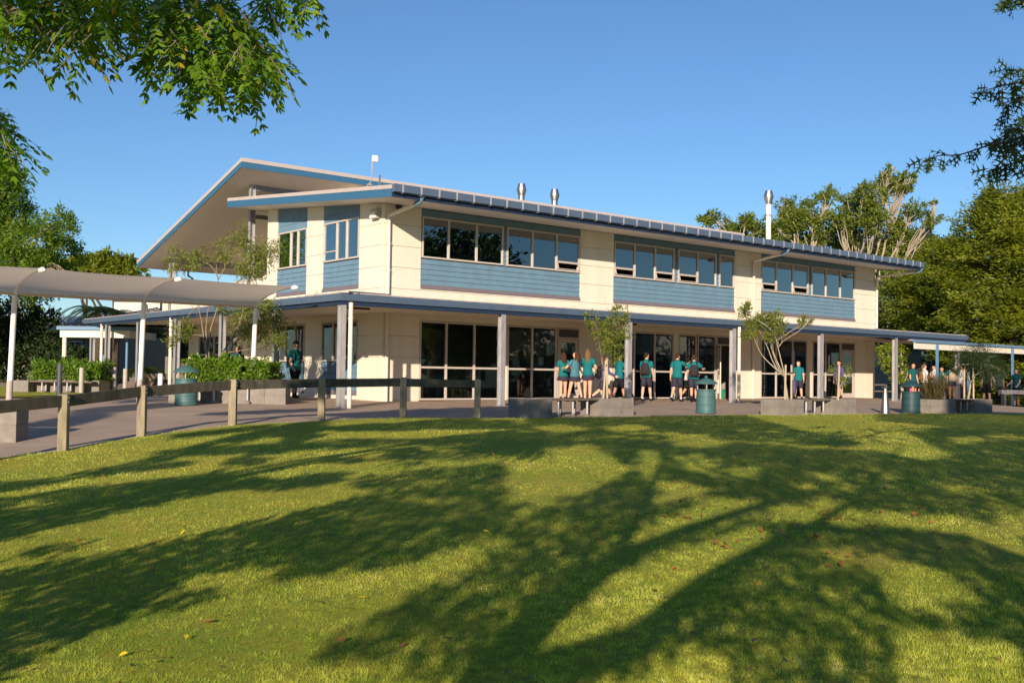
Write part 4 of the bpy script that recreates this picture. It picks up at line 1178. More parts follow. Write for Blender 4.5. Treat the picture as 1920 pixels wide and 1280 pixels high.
def person(u, d, H, head, label, shirt='shirt_teal', lower='shorts', lowmat='cloth_navy', hair='short', hairmat='hair_brown', skin='skin_light',
           legs=(0, 0, 0, 0), arms=(5, 6, 12, 5, 6, 12), turn=0, down=0, lean=0, pack=None, packlabel='', pos=None, shoe='shoe_black', longsleeve=False, girl=False, spread=0.0, dz=0.0):
    p = stand(u, d) if pos is None else np.array(pos, float)
    p = p + UPV * dz
    h = math.radians(head); fd = -FW * math.cos(h) + RT * math.sin(h)
    rz = math.atan2(fd[1], fd[0]) - math.pi / 2
    t = thing('person', label, 'person', p, rz)
    rad = math.radians
    hipz, hx = .515 * H, .050 * H
    th, sh = .245 * H, .232 * H
    J = {}
    for s, (a, k) in ((-1, legs[:2]), (1, legs[2:])):
        hip = np.array([s * hx, 0, hipz - .02 * H]); a1 = rad(a); a2 = rad(a - k); ox = s * spread
        kn = hip + np.array([ox * .5, math.sin(a1) * th, -math.cos(a1) * th]); an = kn + np.array([ox * .5, math.sin(a2) * sh, -math.cos(a2) * sh])
        J[s] = (hip, kn, an, a2)
    low = min(J[-1][2][2], J[1][2][2]) - .035 * H
    off = UPV * -low
    for s in J: J[s] = (J[s][0] + off, J[s][1] + off, J[s][2] + off, J[s][3])
    base = off[2]
    def tz(z): return z * H + base
    def ln(q): q = np.array(q, float); q[1] += lean * max(0, q[2] - hipz - base); return q
    slim = .92 if girl else 1.0
    tor = [(.465, .070, .055), (.50, .090, .062), (.535, .092 if not girl else .095, .062), (.61, .078, .052), (.68, .088, .058), (.745, .098, .062), (.79, .098, .054), (.815, .082, .044), (.838, .045, .038), (.87, .033, .036), (.90, .033, .036)]
    m = MB()
    m.tube([ln((0, 0, tz(z))) for z, a, b in tor], [(a * H * slim, b * H * slim) for z, a, b in tor], 14, ref=(1, 0, 0))
    hc = ln((0, .006 * H, tz(.932)))
    ct, st = math.cos(rad(turn)), math.sin(rad(turn)); cd, sd = math.cos(rad(down)), math.sin(rad(down))
    def hd(x, y, z):   # head-local offset, in heights
        y2, z2 = y * cd + z * sd, -y * sd + z * cd
        return hc + np.array([x * ct + y2 * st, -x * st + y2 * ct, z2]) * H
    def hball(c, r, n=12, k=9, tgt=None):
        b = MB(); b.ball((0, 0, 0), (1, 1, 1), n, k)
        (tgt or m).add([hd(c[0] + q[0] * r[0], c[1] + q[1] * r[1], c[2] + q[2] * r[2]) for q in b.v], b.f)
    hball((0, 0, .005), (.045, .055, .063)); hball((0, .016, -.035), (.032, .036, .034)); hball((0, .056, -.008), (.008, .012, .014), 8, 6)
    for s in (-1, 1): hball((s * .046, -.004, -.005), (.007, .012, .018), 8, 6)
    hball((0, .050, -.034), (.014, .006, .006), 8, 6)
    sleeves = []
    for s, (pt, ab, el) in ((-1, arms[:3]), (1, arms[3:])):
        S = ln((s * .098 * H * slim, 0, tz(.795)))
        def dirv(pp, aa): return norm([s * math.sin(rad(aa)), math.sin(rad(pp)) * math.cos(rad(aa)), -math.cos(rad(pp)) * math.cos(rad(aa))])
        E = S + dirv(pt, ab) * .172 * H
        fdv = dirv(pt + el, ab * .5 if el < 60 else -abs(ab) * .3)
        Wr = E + fdv * .142 * H
        m.tube([ln((s * .06 * H, 0, tz(.785))), S, (S + E) / 2, E, E * .6 + Wr * .4, Wr], [.032 * H, .034 * H, .029 * H, .023 * H, .023 * H, .015 * H], 10)
        side = norm(np.cross(fdv, [1, 0, 0.01])) if abs(fdv[0]) < .9 else np.array([0, 1., 0])
        pal = Wr + fdv * .050 * H
        m.tube([Wr - fdv * .01 * H, Wr + fdv * .02 * H, pal], [(.012 * H, .017 * H), (.010 * H, .024 * H), (.009 * H, .024 * H)], 8, ref=np.cross(side, fdv))
        inw = norm(np.cross(side, fdv)) * (-s)
        for i, fl in enumerate((.036, .042, .040, .032)):
            b0 = pal + side * ((i - 1.5) * .0125 * H) - fdv * .006 * H
            b1 = b0 + (fdv * .85 + inw * .4) * fl * .55 * H + fdv * .006 * H; b2 = b1 + (fdv * .5 + inw * .8) * fl * .5 * H
            m.tube([b0, b1, b2], [.0062 * H, .0058 * H, .005 * H], 6)
        b0 = Wr + fdv * .016 * H + side * .016 * H
        m.tube([b0, b0 + (side * .7 + fdv * .7 + inw * .3) * .026 * H, b0 + (side * .5 + fdv * 1.1 + inw * .6) * .042 * H], [.0075 * H, .007 * H, .0055 * H], 6)
        sleeves.append((s, S, E, Wr))
    for s in (-1, 1):
        hip, kn, an, a2 = J[s]
        m.tube([hip + UPV * .03 * H, hip - UPV * .03 * H, (hip + kn) / 2, kn, kn * .68 + an * .32, kn * .3 + an * .7, an], [.058 * H, .056 * H, .045 * H, .033 * H, .034 * H, .023 * H, .019 * H], 12)
        fdir = np.array([0, math.cos(min(0, a2) * .6), math.sin(min(0, a2) * .6)])
        m.tube([an - fdir * .02 * H - UPV * .01 * H, an + fdir * .04 * H - UPV * .018 * H, an + fdir * .10 * H - UPV * .024 * H], [.02 * H, .018 * H, .011 * H], 8)
    body = m.build('body', skin, t, smooth=True)
    rm = body.modifiers.new('remesh', 'REMESH'); rm.mode = 'VOXEL'; rm.voxel_size = .0085; rm.use_smooth_shade = True
    sm = body.modifiers.new('smooth', 'SMOOTH'); sm.factor = .5; sm.iterations = 2
    # eyes
    for s in (-1, 1):
        e = MB(); hball((s * .018, .0505, .004), (.006, .004, .004), 8, 6, e); e.build('eye', 'hair_black', t)
    # shirt
    m = MB(); o = .011
    rows = [(.480, .121, .095), (.53, .114, .086), (.61, .097, .071), (.68, .100, .070), (.745, .106, .072), (.79, .106, .064), (.818, .088, .054), (.842, .052, .046)]
    if girl: rows = [(z, a * .95, b) for z, a, b in rows]
    nseg = 18; first = len(m.v)
    m.tube([ln((0, 0, tz(z))) for z, a, b in rows], [(a * H, b * H) for z, a, b in rows], nseg, ref=(1, 0, 0))
    m.v = [(x * (1 + .02 * math.sin(z * 37 + x * 30)), y * (1 + .03 * math.sin(z * 29 + x * 41)), z) for x, y, z in m.v]
    for s, S, E, Wr in sleeves:
        if longsleeve: m.tube([ln((s * .05 * H, 0, tz(.79))), S, (S + E) / 2, E, E * .5 + Wr * .5, Wr * .97 + E * .03], [.036 * H, .044 * H, .040 * H, .034 * H, .031 * H, .026 * H], 12)
        else: m.tube([ln((s * .05 * H, 0, tz(.79))), S, S * .62 + E * .38, S * .35 + E * .65], [.036 * H, .043 * H, .044 * H, .043 * H], 12)
    m.tube([ln((0, 0, tz(.838))), ln((0, .002 * H, tz(.862)))], [(.047 * H, .045 * H), (.043 * H, .043 * H)], 14, ref=(1, 0, 0))
    m.build('shirt', shirt, t, smooth=True)
    # lower garment
    m = MB()
    if lower == 'skirt':
        n = 40; zs = [.605, .56, .50, .45, .405]; V = []
        for i, z in enumerate(zs):
            for k in range(n):
                a = 2 * math.pi * k / n; q = i / 4
                fl = 1 + (.05 * math.sin(a * 13) * q)
                V.append((math.cos(a) * (.082 + .054 * q) * H * fl, math.sin(a) * (.060 + .056 * q) * H * fl, tz(z)))
        m.add(V, [(i * n + k, i * n + (k + 1) % n, (i + 1) * n + (k + 1) % n, (i + 1) * n + k) for i in range(4) for k in range(n)])
        m.build('skirt', lowmat, t, smooth=True)
    else:
        m.tube([(0, 0, tz(.60)), (0, 0, tz(.55)), (0, 0, tz(.49)), (0, 0, tz(.455))], [(.084 * H, .060 * H), (.097 * H, .070 * H), (.102 * H, .073 * H), (.07 * H, .06 * H)], 18, ref=(1, 0, 0))
        for s in (-1, 1):
            hip, kn, an, a2 = J[s]
            if lower == 'shorts': m.tube([hip + UPV * .03 * H, hip - UPV * .03 * H, (hip + kn) / 2, hip * .12 + kn * .88], [.064 * H, .066 * H, .060 * H, .056 * H], 14)
            else: m.tube([hip + UPV * .03 * H, hip - UPV * .03 * H, (hip + kn) / 2, kn, (kn + an) / 2, an], [.064 * H, .064 * H, .055 * H, .044 * H, .040 * H, .037 * H], 14)
        m.build('shorts' if lower == 'shorts' else 'trousers', lowmat, t, smooth=True)
    # shoes
    for s in (-1, 1):
        hip, kn, an, a2 = J[s]
        f = np.array([0, math.cos(min(0, a2) * .6), math.sin(min(0, a2) * .6)]); up_ = np.array([0, -f[2], f[1]])
        b = an - up_ * .016 * H
        m = MB(); m.tube([b - f * .035 * H, b - f * .025 * H, b + f * .02 * H, b + f * .07 * H, b + f * .11 * H, b + f * .122 * H],
                         [(.014 * H, .018 * H), (.024 * H, .026 * H), (.025 * H, .027 * H), (.029 * H, .021 * H), (.024 * H, .016 * H), (.012 * H, .010 * H)], 12, ref=(1, 0, 0))
        m.build('shoe', shoe, t, smooth=True)
        if lower != 'trousers' and shoe == 'shoe_black':
            m = MB(); m.tube([an - UPV * .005 * H, an + norm(kn - an) * .045 * H], [.024 * H, .025 * H], 10); m.build('sock', 'sock' if skin == 'skin_light' and H > 1.6 else 'cloth_black', t, smooth=True)
    # hair
    m = MB(); b = MB(); b.ball((0, 0, 0), (1, 1, 1), 18, 14)
    V = []
    for x, y, z in b.v:
        rx, ry, rzz = .051, .061, .058
        X, Y, Z = x * rx, y * ry - .008, z * rzz + .018
        if Y > .006 and Z < .040: X, Y = X * .80, Y * .74
        w = 1 + .05 * math.sin(x * 19 + z * 13) * math.sin(y * 17)
        V.append(hd(X * w, Y * w, Z * w))
    m.add(V, b.f)
    if hair == 'long':
        m.tube([hd(0, -.030, .03), hd(0, -.050, -.02), hd(0, -.056, -.08), hd(0, -.060, -.14), hd(.004, -.056, -.20), hd(0, -.055, -.225)],
               [(.045 * H, .025 * H), (.054 * H, .028 * H), (.056 * H, .026 * H), (.052 * H, .022 * H), (.036 * H, .016 * H), (.012 * H, .006 * H)], 12, ref=(1, 0, 0))
        for s in (-1, 1): m.tube([hd(s * .040, -.005, .02), hd(s * .050, -.010, -.04), hd(s * .052, .002, -.12), hd(s * .046, .010, -.18)], [.014 * H, .018 * H, .016 * H, .006 * H], 8)
    elif hair == 'pony':
        m.tube([hd(0, -.055, .03), hd(.0, -.078, .015), hd(.004, -.080, -.05), hd(.010, -.072, -.13), hd(.012, -.068, -.18)], [.014 * H, .018 * H, .020 * H, .016 * H, .005 * H], 10)
    elif hair == 'short':
        m.tube([hd(0, -.045, .0), hd(0, -.046, -.04)], [(.040 * H, .02 * H), (.030 * H, .012 * H)], 10, ref=(1, 0, 0))
    if hair != 'bald': m.build('hair', hairmat, t, smooth=True)
    if pack:
        R3 = np.array([[math.cos(rz), -math.sin(rz), 0], [math.sin(rz), math.cos(rz), 0], [0, 0, 1]])
        q = thing('backpack', packlabel, 'backpack', p + R3 @ ln((0, -.105 * H, tz(.52))), rz)
        L0 = ln((0, -.105 * H, tz(.52)))
        m = MB(); prof = [(0, .080, .030), (.02, .098, .052), (.10, .100, .058), (.18, .092, .050), (.235, .075, .036), (.262, .04, .016)]
        m.tube([(0, lean * z * H, z * H) for z, a, b in prof], [(a * H, b * H) for z, a, b in prof], 16, ref=(1, 0, 0)); m.build('bag_body', pack, q, smooth=True)
        m = MB(); m.tube([(0, -.052 * H, .03 * H), (0, -.060 * H, .07 * H), (0, -.056 * H, .12 * H)], [(.060 * H, .020 * H), (.068 * H, .024 * H), (.055 * H, .014 * H)], 14, ref=(1, 0, 0)); m.build('pocket', pack, q, smooth=True)
        for s in (-1, 1):
            x = s * .06 * H
            pts = [(x, -.085, .80), (x, -.02, .832), (x, .052, .80), (x, .082, .74), (s * .075 * H, .082, .66), (s * .098 * H, .03, .60), (s * .07 * H, -.07, .56)]
            m = MB(); m.tube([ln((a, b * H, tz(c))) - L0 for a, b, c in pts], [(.018 * H, .006 * H)] * len(pts), 8, ref=(1, 0, 0)); m.build('strap', pack, q, smooth=True)
        return t, q
    return t

person(553, 32.8, 1.76, 52, 'boy in teal polo and dark trousers walking past the corner looking down', lower='trousers', lowmat='cloth_black', hairmat='hair_black', skin='skin_tan', legs=(-6, 6, 10, 4), arms=(-4, 6, 10, 12, 14, 30),
       turn=8, down=32, pack='bag_black', packlabel='black backpack on the boy walking past the corner')
person(445, 33.6, 1.60, 10, 'girl with long dark hair half hidden behind the clipped hedge', hair='long', hairmat='hair_dark', lower='skirt', skin='skin_tan', shirt='shirt_dark_teal', girl=True)
person(1056, 34.2, 1.57, 196, 'girl with brown hair in teal shirt and navy skirt, left of three seen from behind', hair='long', hairmat='hair_brown', lower='skirt', girl=True, arms=(10, 8, 20, 20, 40, 10), legs=(-2, 2, 2, 2))
person(1078, 33.6, 1.60, 214, 'girl in grey-blue shirt with long curly auburn hair, middle of three seen from behind', shirt='shirt_greyblue', hair='long', hairmat='hair_auburn', lower='skirt', girl=True, arms=(26, 34, 60, 24, 12, 84), legs=(12, 4, -12, 4), spread=.09, turn=-40, lean=-.06)
person(1102, 34.0, 1.67, 164, 'tallest girl with fair hair in teal shirt, right of three seen from behind', hair='long', hairmat='hair_fair', lower='skirt', girl=True, arms=(-6, 30, 62, -6, 26, 66), legs=(2, 2, -2, 2))
_, bag = person(1131, 34.2, 1.55, 100, 'girl in purple jacket striding right behind the leafy sapling', shirt='jacket_purple', longsleeve=True, hair='long', hairmat='hair_auburn', lower='shorts', girl=True, legs=(34, 12, -24, 28), arms=(-20, 8, 40, 26, 8, 40), lean=.10,
       pack='bag_black', packlabel='black backpack with a white mark on the girl in purple jacket')
m = MB(); m.obox((.0, -.155, .13), (.035, 0, .012), (0, .004, 0), (-.008, 0, .03)); m.obox((.045, -.146, .18), (.03, 0, .012), (0, .004, 0), (-.006, 0, .016)); m.build('emblem', 'shirt_white', bag)
person(1161, 34.3, 1.58, 120, 'dark haired student in teal waving a raised hand beside the steel column', hairmat='hair_black', skin='skin_tan', lower='shorts', lowmat='cloth_black', legs=(-14, 4, 16, 4), arms=(10, 6, 40, 38, 14, 105))
person(1212, 36.0, 1.64, 155, 'boy in teal with backpack standing alone by the glazing', hairmat='hair_dark', legs=(-6, 2, 12, 4), arms=(2, 6, 10, 8, 8, 12), spread=.04, turn=25, pack='bag_dark', packlabel='dark backpack on the boy standing alone by the glazing')
person(1270, 36.1, 1.66, 148, 'boy in teal with his arm on a friend by the open door', hairmat='hair_brown', legs=(-14, 20, 14, 6), arms=(-14, 10, 20, 62, 30, 12))
person(1290, 36.7, 1.52, 95, 'boy in white shirt looking back between two boys in teal', shirt='shirt_white', hairmat='hair_black', skin='skin_tan', lowmat='cloth_black', legs=(20, 8, -18, 20), arms=(12, 8, 50, 12, 10, 70), turn=-55)
person(1301, 35.7, 1.60, 172, 'boy in teal with maroon backpack reaching towards the open door', hairmat='hair_brown', legs=(-12, 26, 10, 4), arms=(10, 10, 30, 44, 34, 50), pack='bag_dark', packlabel='maroon dark backpack on the boy reaching for the door')
person(0, 0, 1.72, 350, 'adult standing inside the open classroom doorway', pos=(15.05, 1.7, 0), shirt='shirt_dark', lower='trousers', lowmat='cloth_black', hair='short', hairmat='hair_fair')
person(1497, 41.0, 1.52, 340, 'girl in teal shirt and navy shorts with a dark braid beside the pale tree', hair='pony', hairmat='hair_dark', girl=True, legs=(10, 2, -10, 6), arms=(4, 12, 16, 22, 4, 50), spread=.07, turn=35)
person(1573, 41.6, 1.58, 318, 'girl in purple jacket with dark hair walking left past the stake', shirt='jacket_purple', longsleeve=True, hair='pony', hairmat='hair_black', skin='skin_tan', girl=True, legs=(14, 4, -22, 16), arms=(24, 12, 20, -8, 10, 14), turn=10)
p = stand(1489, 40.8)
m = MB(); m.tube([p + UPV * .78, p + UPV * .70, p + UPV * .5, p + UPV * .28, p + UPV * .22], [(.03, .02), (.07, .04), (.10, .05), (.11, .05), (.05, .02)], 14)
m.v = [(x + .02 * math.sin(z * 30), y + .02 * math.sin(z * 23), z) for x, y, z in m.v]
tag(m.build('jacket', 'jacket_purple', None, smooth=True, loc=tuple(p)), 'navy jacket hanging from the hand of the girl beside the pale tree', 'jacket')
G_R = 'students under the right walkway'
person(1712, 45.6, 1.56, 15, 'girl with long auburn hair in teal at the left of the right-hand crowd', hair='long', hairmat='hair_auburn', lower='skirt', girl=True, shirt='shirt_dark_teal')
person(1733, 46.0, 1.55, 95, 'student in white shirt and dark trousers with a brown bag', shirt='shirt_white', hair='pony', hairmat='hair_fair', lower='trousers', arms=(26, 6, 70, 30, 6, 60), pack='bag_brown', packlabel='brown bag on the back of the student in white', girl=True)
person(1752, 46.4, 1.55, 275, 'dark haired student in pale shirt facing the student in white', shirt='shirt_white', hair='short', hairmat='hair_black', skin='skin_tan', arms=(20, 6, 60, 24, 6, 50))
person(1785, 45.4, 1.60, 165, 'student with long black hair seen from behind in the right-hand crowd', shirt='shirt_dark_teal', hair='long', hairmat='hair_black', lower='skirt', girl=True, skin='skin_tan', pack='bag_beige', packlabel='beige backpack on the student with long black hair')
person(1803, 46.0, 1.60, 285, 'student in patterned white top at the right of the sunny crowd', shirt='shirt_white', hair='pony', hairmat='hair_black', skin='skin_tan', girl=True, lower='trousers')
person(1722, 47.5, 1.50, 40, 'short student in teal half hidden behind the student in white', hairmat='hair_brown', shirt='shirt_dark_teal', arms=(18, 6, 40, 6, 6, 12))
person(1766, 47.6, 1.58, 320, 'student in teal with raised hand at the middle of the right-hand crowd', hairmat='hair_black', skin='skin_tan', arms=(40, 14, 90, 6, 8, 14), turn=20)
person(1794, 47.8, 1.62, 200, 'tall student in dark top at the back of the right-hand crowd', shirt='shirt_dark', lower='trousers', lowmat='cloth_black', hairmat='hair_dark')
person(1850, 44.0, 1.58, 335, 'student in dark top and shorts in shade behind the stakes', shirt='shirt_dark', lowmat='cloth_black', hair='pony', hairmat='hair_dark', girl=True, legs=(6, 2, -6, 4), spread=.05)
person(1873, 44.6, 1.58, 345, 'student in grey top and dark trousers in shade under the willow-like tree', shirt='shirt_grey', lower='trousers', lowmat='cloth_black', hair='long', hairmat='hair_brown', girl=True)
person(1906, 44.8, 1.62, 300, 'student in dark teal shirt in shade at the right picture edge', shirt='shirt_dark_teal', lowmat='cloth_black', hairmat='hair_dark', arms=(14, 8, 40, 14, 8, 50))
person(0, 0, 1.60, 200, 'student in teal inside the corner classroom', pos=(3.1, 2.3, 0), hairmat='hair_dark', lower='shorts')
# ------------------------------------------------------------------ vegetation
def curve_pts(a, b, sag=.0, wob=.06, n=7):
    a, b = np.asarray(a, float), np.asarray(b, float); L = np.linalg.norm(b - a)
    o = rdirs(1)[0] * wob * L; o2 = rdirs(1)[0] * wob * L * .5
    return [a + (b - a) * t + o * math.sin(math.pi * t) + o2 * math.sin(2 * math.pi * t) + UPV * sag * L * math.sin(math.pi * t) for t in np.linspace(0, 1, n)]
def blob_tree(name, label, base, blobs, r0, leafm, barkm, nleaf, L, Wd, fork=.35, shape='narrow', clump=.34, cn=26, sag=.12, up=.0, droop=.0, group=None, cat='tree', trunks=1, minr=.02, twigs=5, hollow=.35, flat=1.0, nmain=5):
    """blobs: (centre, radius); a limb runs to each blob, leaves gather in clumps inside it"""
    base = np.asarray(base, float)
    t = thing(name, label, cat, base, 0, group)
    C = np.array([b[0] for b in blobs]); Rr = np.array([b[1] for b in blobs])
    top = C.mean(0)
    forkp = base + (top - base) * fork; forkp[:2] = base[:2] + (forkp[:2] - base[:2]) * .5
    m = MB()
    m.tube([p - base for p in curve_pts(base - UPV * .3, forkp, 0, .04, 7)], list(np.linspace(r0 * 1.25, r0 * .8, 7)), 10)
    order = np.argsort(-Rr); mains = []
    for qi, ix in enumerate(order):
        c, r = C[ix], Rr[ix]
        if qi < nmain:
            P = curve_pts(forkp, c, sag, .12, 9); mains.append(P); ra = r0 * .52
        else:
            best = min(mains, key=lambda Q: np.linalg.norm(Q[5] - c)); st = best[R.randint(3, 5)]
            P = curve_pts(st, c, sag, .12, 9); ra = r0 * .30
        m.tube([p - base for p in P], list(np.linspace(ra, max(minr, r0 * .16), 9)), 7)
        for k in range(twigs):
            q = P[R.randint(4, 8)]; e = c + rdirs(1)[0] * r * R.uniform(.5, .95)
            Q = curve_pts(q, e, .05, .10, 5)
            m.tube([p - base for p in Q], list(np.linspace(max(minr * .8, r0 * .16), minr * .35, 5)), 5)
    m.build('trunk', barkm, t, smooth=True)
    wts = Rr ** 2.3; wts /= wts.sum()
    ncl = max(1, nleaf // cn)
    bi = NR.choice(len(blobs), ncl, p=wts)
    dd = rdirs(ncl); rad = (hollow + (1 - hollow) * NR.random(ncl) ** .6)
    cc = C[bi] + dd * np.array([1, 1, flat]) * (Rr[bi] * rad)[:, None]
    cs = Rr[bi] * clump * NR.uniform(.6, 1.3, ncl)
    ci = np.repeat(np.arange(ncl), cn)
    pos = cc[ci] + NR.normal(size=(len(ci), 3)) * (cs[ci] * .5)[:, None]
    D = dd[ci] * .7 + rdirs(len(ci)) * .9; D[:, 2] += up - droop
    Nn = rdirs(len(ci)) * .8 + dd[ci] * .55 - SH * .3; Nn[:, 2] += .25
    cv = NR.random(ncl)
    var = np.clip(.55 * cv[ci] + .45 * NR.random(len(ci)), 0, 1)
    leaves('crown', pos, D, Nn, L * NR.uniform(.6, 1.3, len(ci)), Wd * NR.uniform(.7, 1.3, len(ci)), leafm, t, shape, var, loc=base)
    return t
def PB(lst, d, jit=0.0):
    """blobs from photo measurements: (u, v, radius in photo px[, depth shift])"""
    out = []
    for q in lst:
        dd = d + (q[3] if len(q) > 3 else R.uniform(-jit, jit))
        out.append((W(q[0], q[1], dd), q[2] * dd / CAM_F))
    return out
# --- trees behind the school on the right, pale bare limbs among thin foliage
def grow(m, p, d, L, r, lev, tips, base, spread=.55, kids=(2, 3), upb=.12, minlev=0):
    P = [p]; n = 5; dd = d
    for i in range(n):
        dd = norm(dd + rdirs(1)[0] * .16 + UPV * upb * .3)
        P.append(P[-1] + dd * L / n)
    r1 = r * (.62 if lev else .3)
    m.tube([q - base for q in P], list(np.linspace(r, r1, n + 1)), 7 if r > .08 else 5)
    if lev == 0:
        tips.append((P[-1], dd)); return
    if lev <= 2: tips.append((P[-1], dd))
    for k in range(R.randint(*kids)):
        a = R.uniform(0, 2 * math.pi); s = R.uniform(spread * .6, spread * 1.3)
        x = norm(np.cross(dd, [.3, .2, 1])); y = np.cross(dd, x)
        nd = norm(dd * math.cos(s) + (x * math.cos(a) + y * math.sin(a)) * math.sin(s) + UPV * upb)
        i = R.randint(3, n)
        grow(m, P[i] if k else P[-1], nd, L * R.uniform(.62, .88), r1 * R.uniform(.75, .95), lev - 1, tips, base, spread, kids, upb)
def limb_tree(label, base, d0, L, r, lev, leafm, barkm, per, size, csize, keep=.75, kids=(2, 3), spread=.55, upb=.1, name='tree', group=None, shape='leaf', starts=None):
    t = thing(name, label, 'tree', base, 0, group)
    m = MB(); tips = []
    for s in (starts or [(base - UPV * .3, d0, L, r)]): grow(m, s[0], norm(s[1]), s[2], s[3], lev, tips, base, spread, kids, upb)
    m.build('trunk', barkm, t, smooth=True)
    T = [q for q in tips if R.random() < keep]
    tp = np.array([q[0] for q in T]); td = np.array([q[1] for q in T])
    ci = np.repeat(np.arange(len(T)), per)
    s = NR.uniform(.5, 1.25, len(T)) * csize
    pos = tp[ci] + rdirs(len(ci)) * (s[ci] * NR.random(len(ci)) ** .5)[:, None] * np.array([1, 1, .75])
    D = td[ci] * .5 + rdirs(len(ci)); D[:, 2] -= .25
    Nn = rdirs(len(ci)); Nn[:, 2] += .5
    cv = NR.random(len(T))
    var = np.clip(.6 * cv[ci] + .4 * NR.random(len(ci)), 0, 1)
    leaves('crown', pos, D, Nn, size * NR.uniform(.6, 1.3, len(ci)), size * .42 * NR.uniform(.7, 1.3, len(ci)), leafm, t, shape, var, loc=base)
    return t
BG = 'trees behind the school'
d = 68
blob_tree('tree', 'tall tree with thick pale bare limbs above the right end of the roof', stand(1645, d), PB([(1668, 326, 18), (1702, 336, 14), (1662, 342, 24), (1634, 362, 28), (1694, 352, 18), (1600, 388, 30), (1640, 410, 30), (1712, 395, 22), (1748, 408, 16), (1690, 440, 30), (1600, 430, 26), (1735, 440, 22), (1655, 470, 30), (1752, 385, 10), (1575, 410, 22)], d, 2.0),
          .24, 'leaf_gum', 'bark_pale', 13500, .24, .10, nmain=3, fork=.5, clump=.30, cn=24, shape='leaf', sag=-.08, minr=.05, twigs=12, hollow=.2, group=BG)
m = MB()
d = 72
blob_tree('tree', 'pale limbed tree rising behind the roof just right of the white flue', stand(1530, d), PB([(1520, 398, 26), (1552, 368, 20), (1490, 415, 28), (1548, 425, 30), (1475, 385, 20), (1500, 455, 28), (1462, 430, 22), (1580, 450, 26)], d, 2.0),
          .22, 'leaf_gum', 'bark_pale', 10500, .24, .10, fork=.62, clump=.30, cn=24, shape='leaf', sag=-.08, minr=.05, twigs=12, hollow=.2, group=BG)
d = 78
blob_tree('tree', 'thin topped tree furthest left behind the long roof', stand(1395, d), PB([(1336, 410, 16), (1365, 425, 18), (1398, 412, 14), (1420, 420, 18), (1440, 440, 20), (1318, 416, 10), (1380, 440, 20)], d, 1.5),
          .26, 'leaf_gum', 'bark_pale', 3200, .30, .13, fork=.55, clump=.5, cn=30, shape='leaf', sag=-.04, minr=.03, twigs=7, hollow=.25, group=BG)
d = 76
blob_tree('tree', 'green tree filling the gap between the pale limbed tree and the olive conifer', stand(1740, d), PB([(1720, 470, 34), (1690, 500, 36), (1760, 500, 36), (1740, 540, 40), (1790, 470, 26), (1660, 520, 34)], d, 1.5),
          .3, 'leaf_gum', 'bark_pale', 10000, .30, .13, fork=.5, clump=.45, cn=34, shape='leaf', twigs=6, group=BG)

d = 86
blob_tree('tree', 'broad green crown filling the background low behind the long roof', stand(1560, d), PB([(1340, 455, 24), (1400, 455, 26), (1460, 470, 28), (1520, 470, 30), (1580, 485, 32), (1640, 490, 34), (1700, 470, 34), (1765, 480, 30), (1600, 450, 24), (1490, 445, 22)], d, 1.5),
          .3, 'leaf_gum', 'bark_grey', 13000, .34, .15, fork=.4, clump=.4, cn=30, shape='leaf', twigs=3, group=BG)

def conifer(label, base, H, Rm, nb, leafm, seed_shift=0, per=92, Lb=1.5):
    t = thing('conifer_tree', label, 'tree', base, 0, BG)
    m = MB(); m.tube([(0, 0, -.3), (.1, 0, H * .4), (0, .1, H * .95)], [.35, .25, .04], 10)
    f = NR.random(nb) ** .8; ang = NR.uniform(0, 2 * math.pi, nb)
    prof = np.where(f < .18, .75 + f * 1.4, np.sqrt(np.clip(1 - ((f - .18) / .86) ** 1.7, 0, 1)))
    lump = 1 + .20 * np.sin(ang * 3 + f * 11) + .20 * np.sin(ang * 6 - f * 23) - .05
    rr = Rm * prof * lump * NR.uniform(.62, 1.0, nb)
    O = np.stack([np.cos(ang), np.sin(ang), np.zeros(nb)], 1)
    tip = O * rr[:, None]; tip[:, 2] = f * H
    D0 = O * 1.0; D0[:, 2] = NR.uniform(-.15, .75, nb) + (f > .8) * .9
    D0 /= np.linalg.norm(D0, axis=1, keepdims=True)
    for i in range(0, nb, 9):
        s = tip[i] - O[i] * rr[i] * .9; m.tube([s, (s + tip[i]) / 2 + UPV * .1, tip[i]], [.05, .035, .015], 5)
    m.build('trunk', 'bark_dark', t, smooth=True)
    bi = np.repeat(np.arange(nb), per); n = len(bi)
    along = NR.random(n) ** .8 * Lb * NR.uniform(.7, 1.2, n)
    side = np.cross(D0[bi], UPV); side /= np.linalg.norm(side, axis=1, keepdims=True) + 1e-6
    lat = NR.normal(size=n) * .30 * (Lb - along * .55)
    pos = tip[bi] - D0[bi] * Lb * .6 + D0[bi] * along[:, None] + side * lat[:, None]
    pos[:, 2] += NR.normal(size=n) * .10 - .06 * along ** 1.3
    D = D0[bi] * .8 + side * np.sign(lat)[:, None] * .7 + rdirs(n) * .5; D[:, 2] -= .2
    Nn = rdirs(n) * .6 + O[bi] * .7; Nn[:, 2] += .35
    cv = NR.random(nb)
    leaves('crown', pos, D, Nn, .22 * NR.uniform(.6, 1.3, n), .075 * NR.uniform(.7, 1.3, n), leafm, t, 'narrow', np.clip(.6 * cv[bi] + .4 * NR.random(n), 0, 1))
conifer('large dense olive green conifer at the right picture edge', stand(1900, 54), 11.3, 4.3, 1150, 'leaf_olive')
conifer('smaller dense green conifer left of the large olive conifer', stand(1775, 62), 9.4, 3.0, 620, 'leaf_olive')
conifer('dark conifer beyond the large olive one at the right edge', stand(1990, 58), 12.5, 4.6, 480, 'leaf_olive')
d = 66
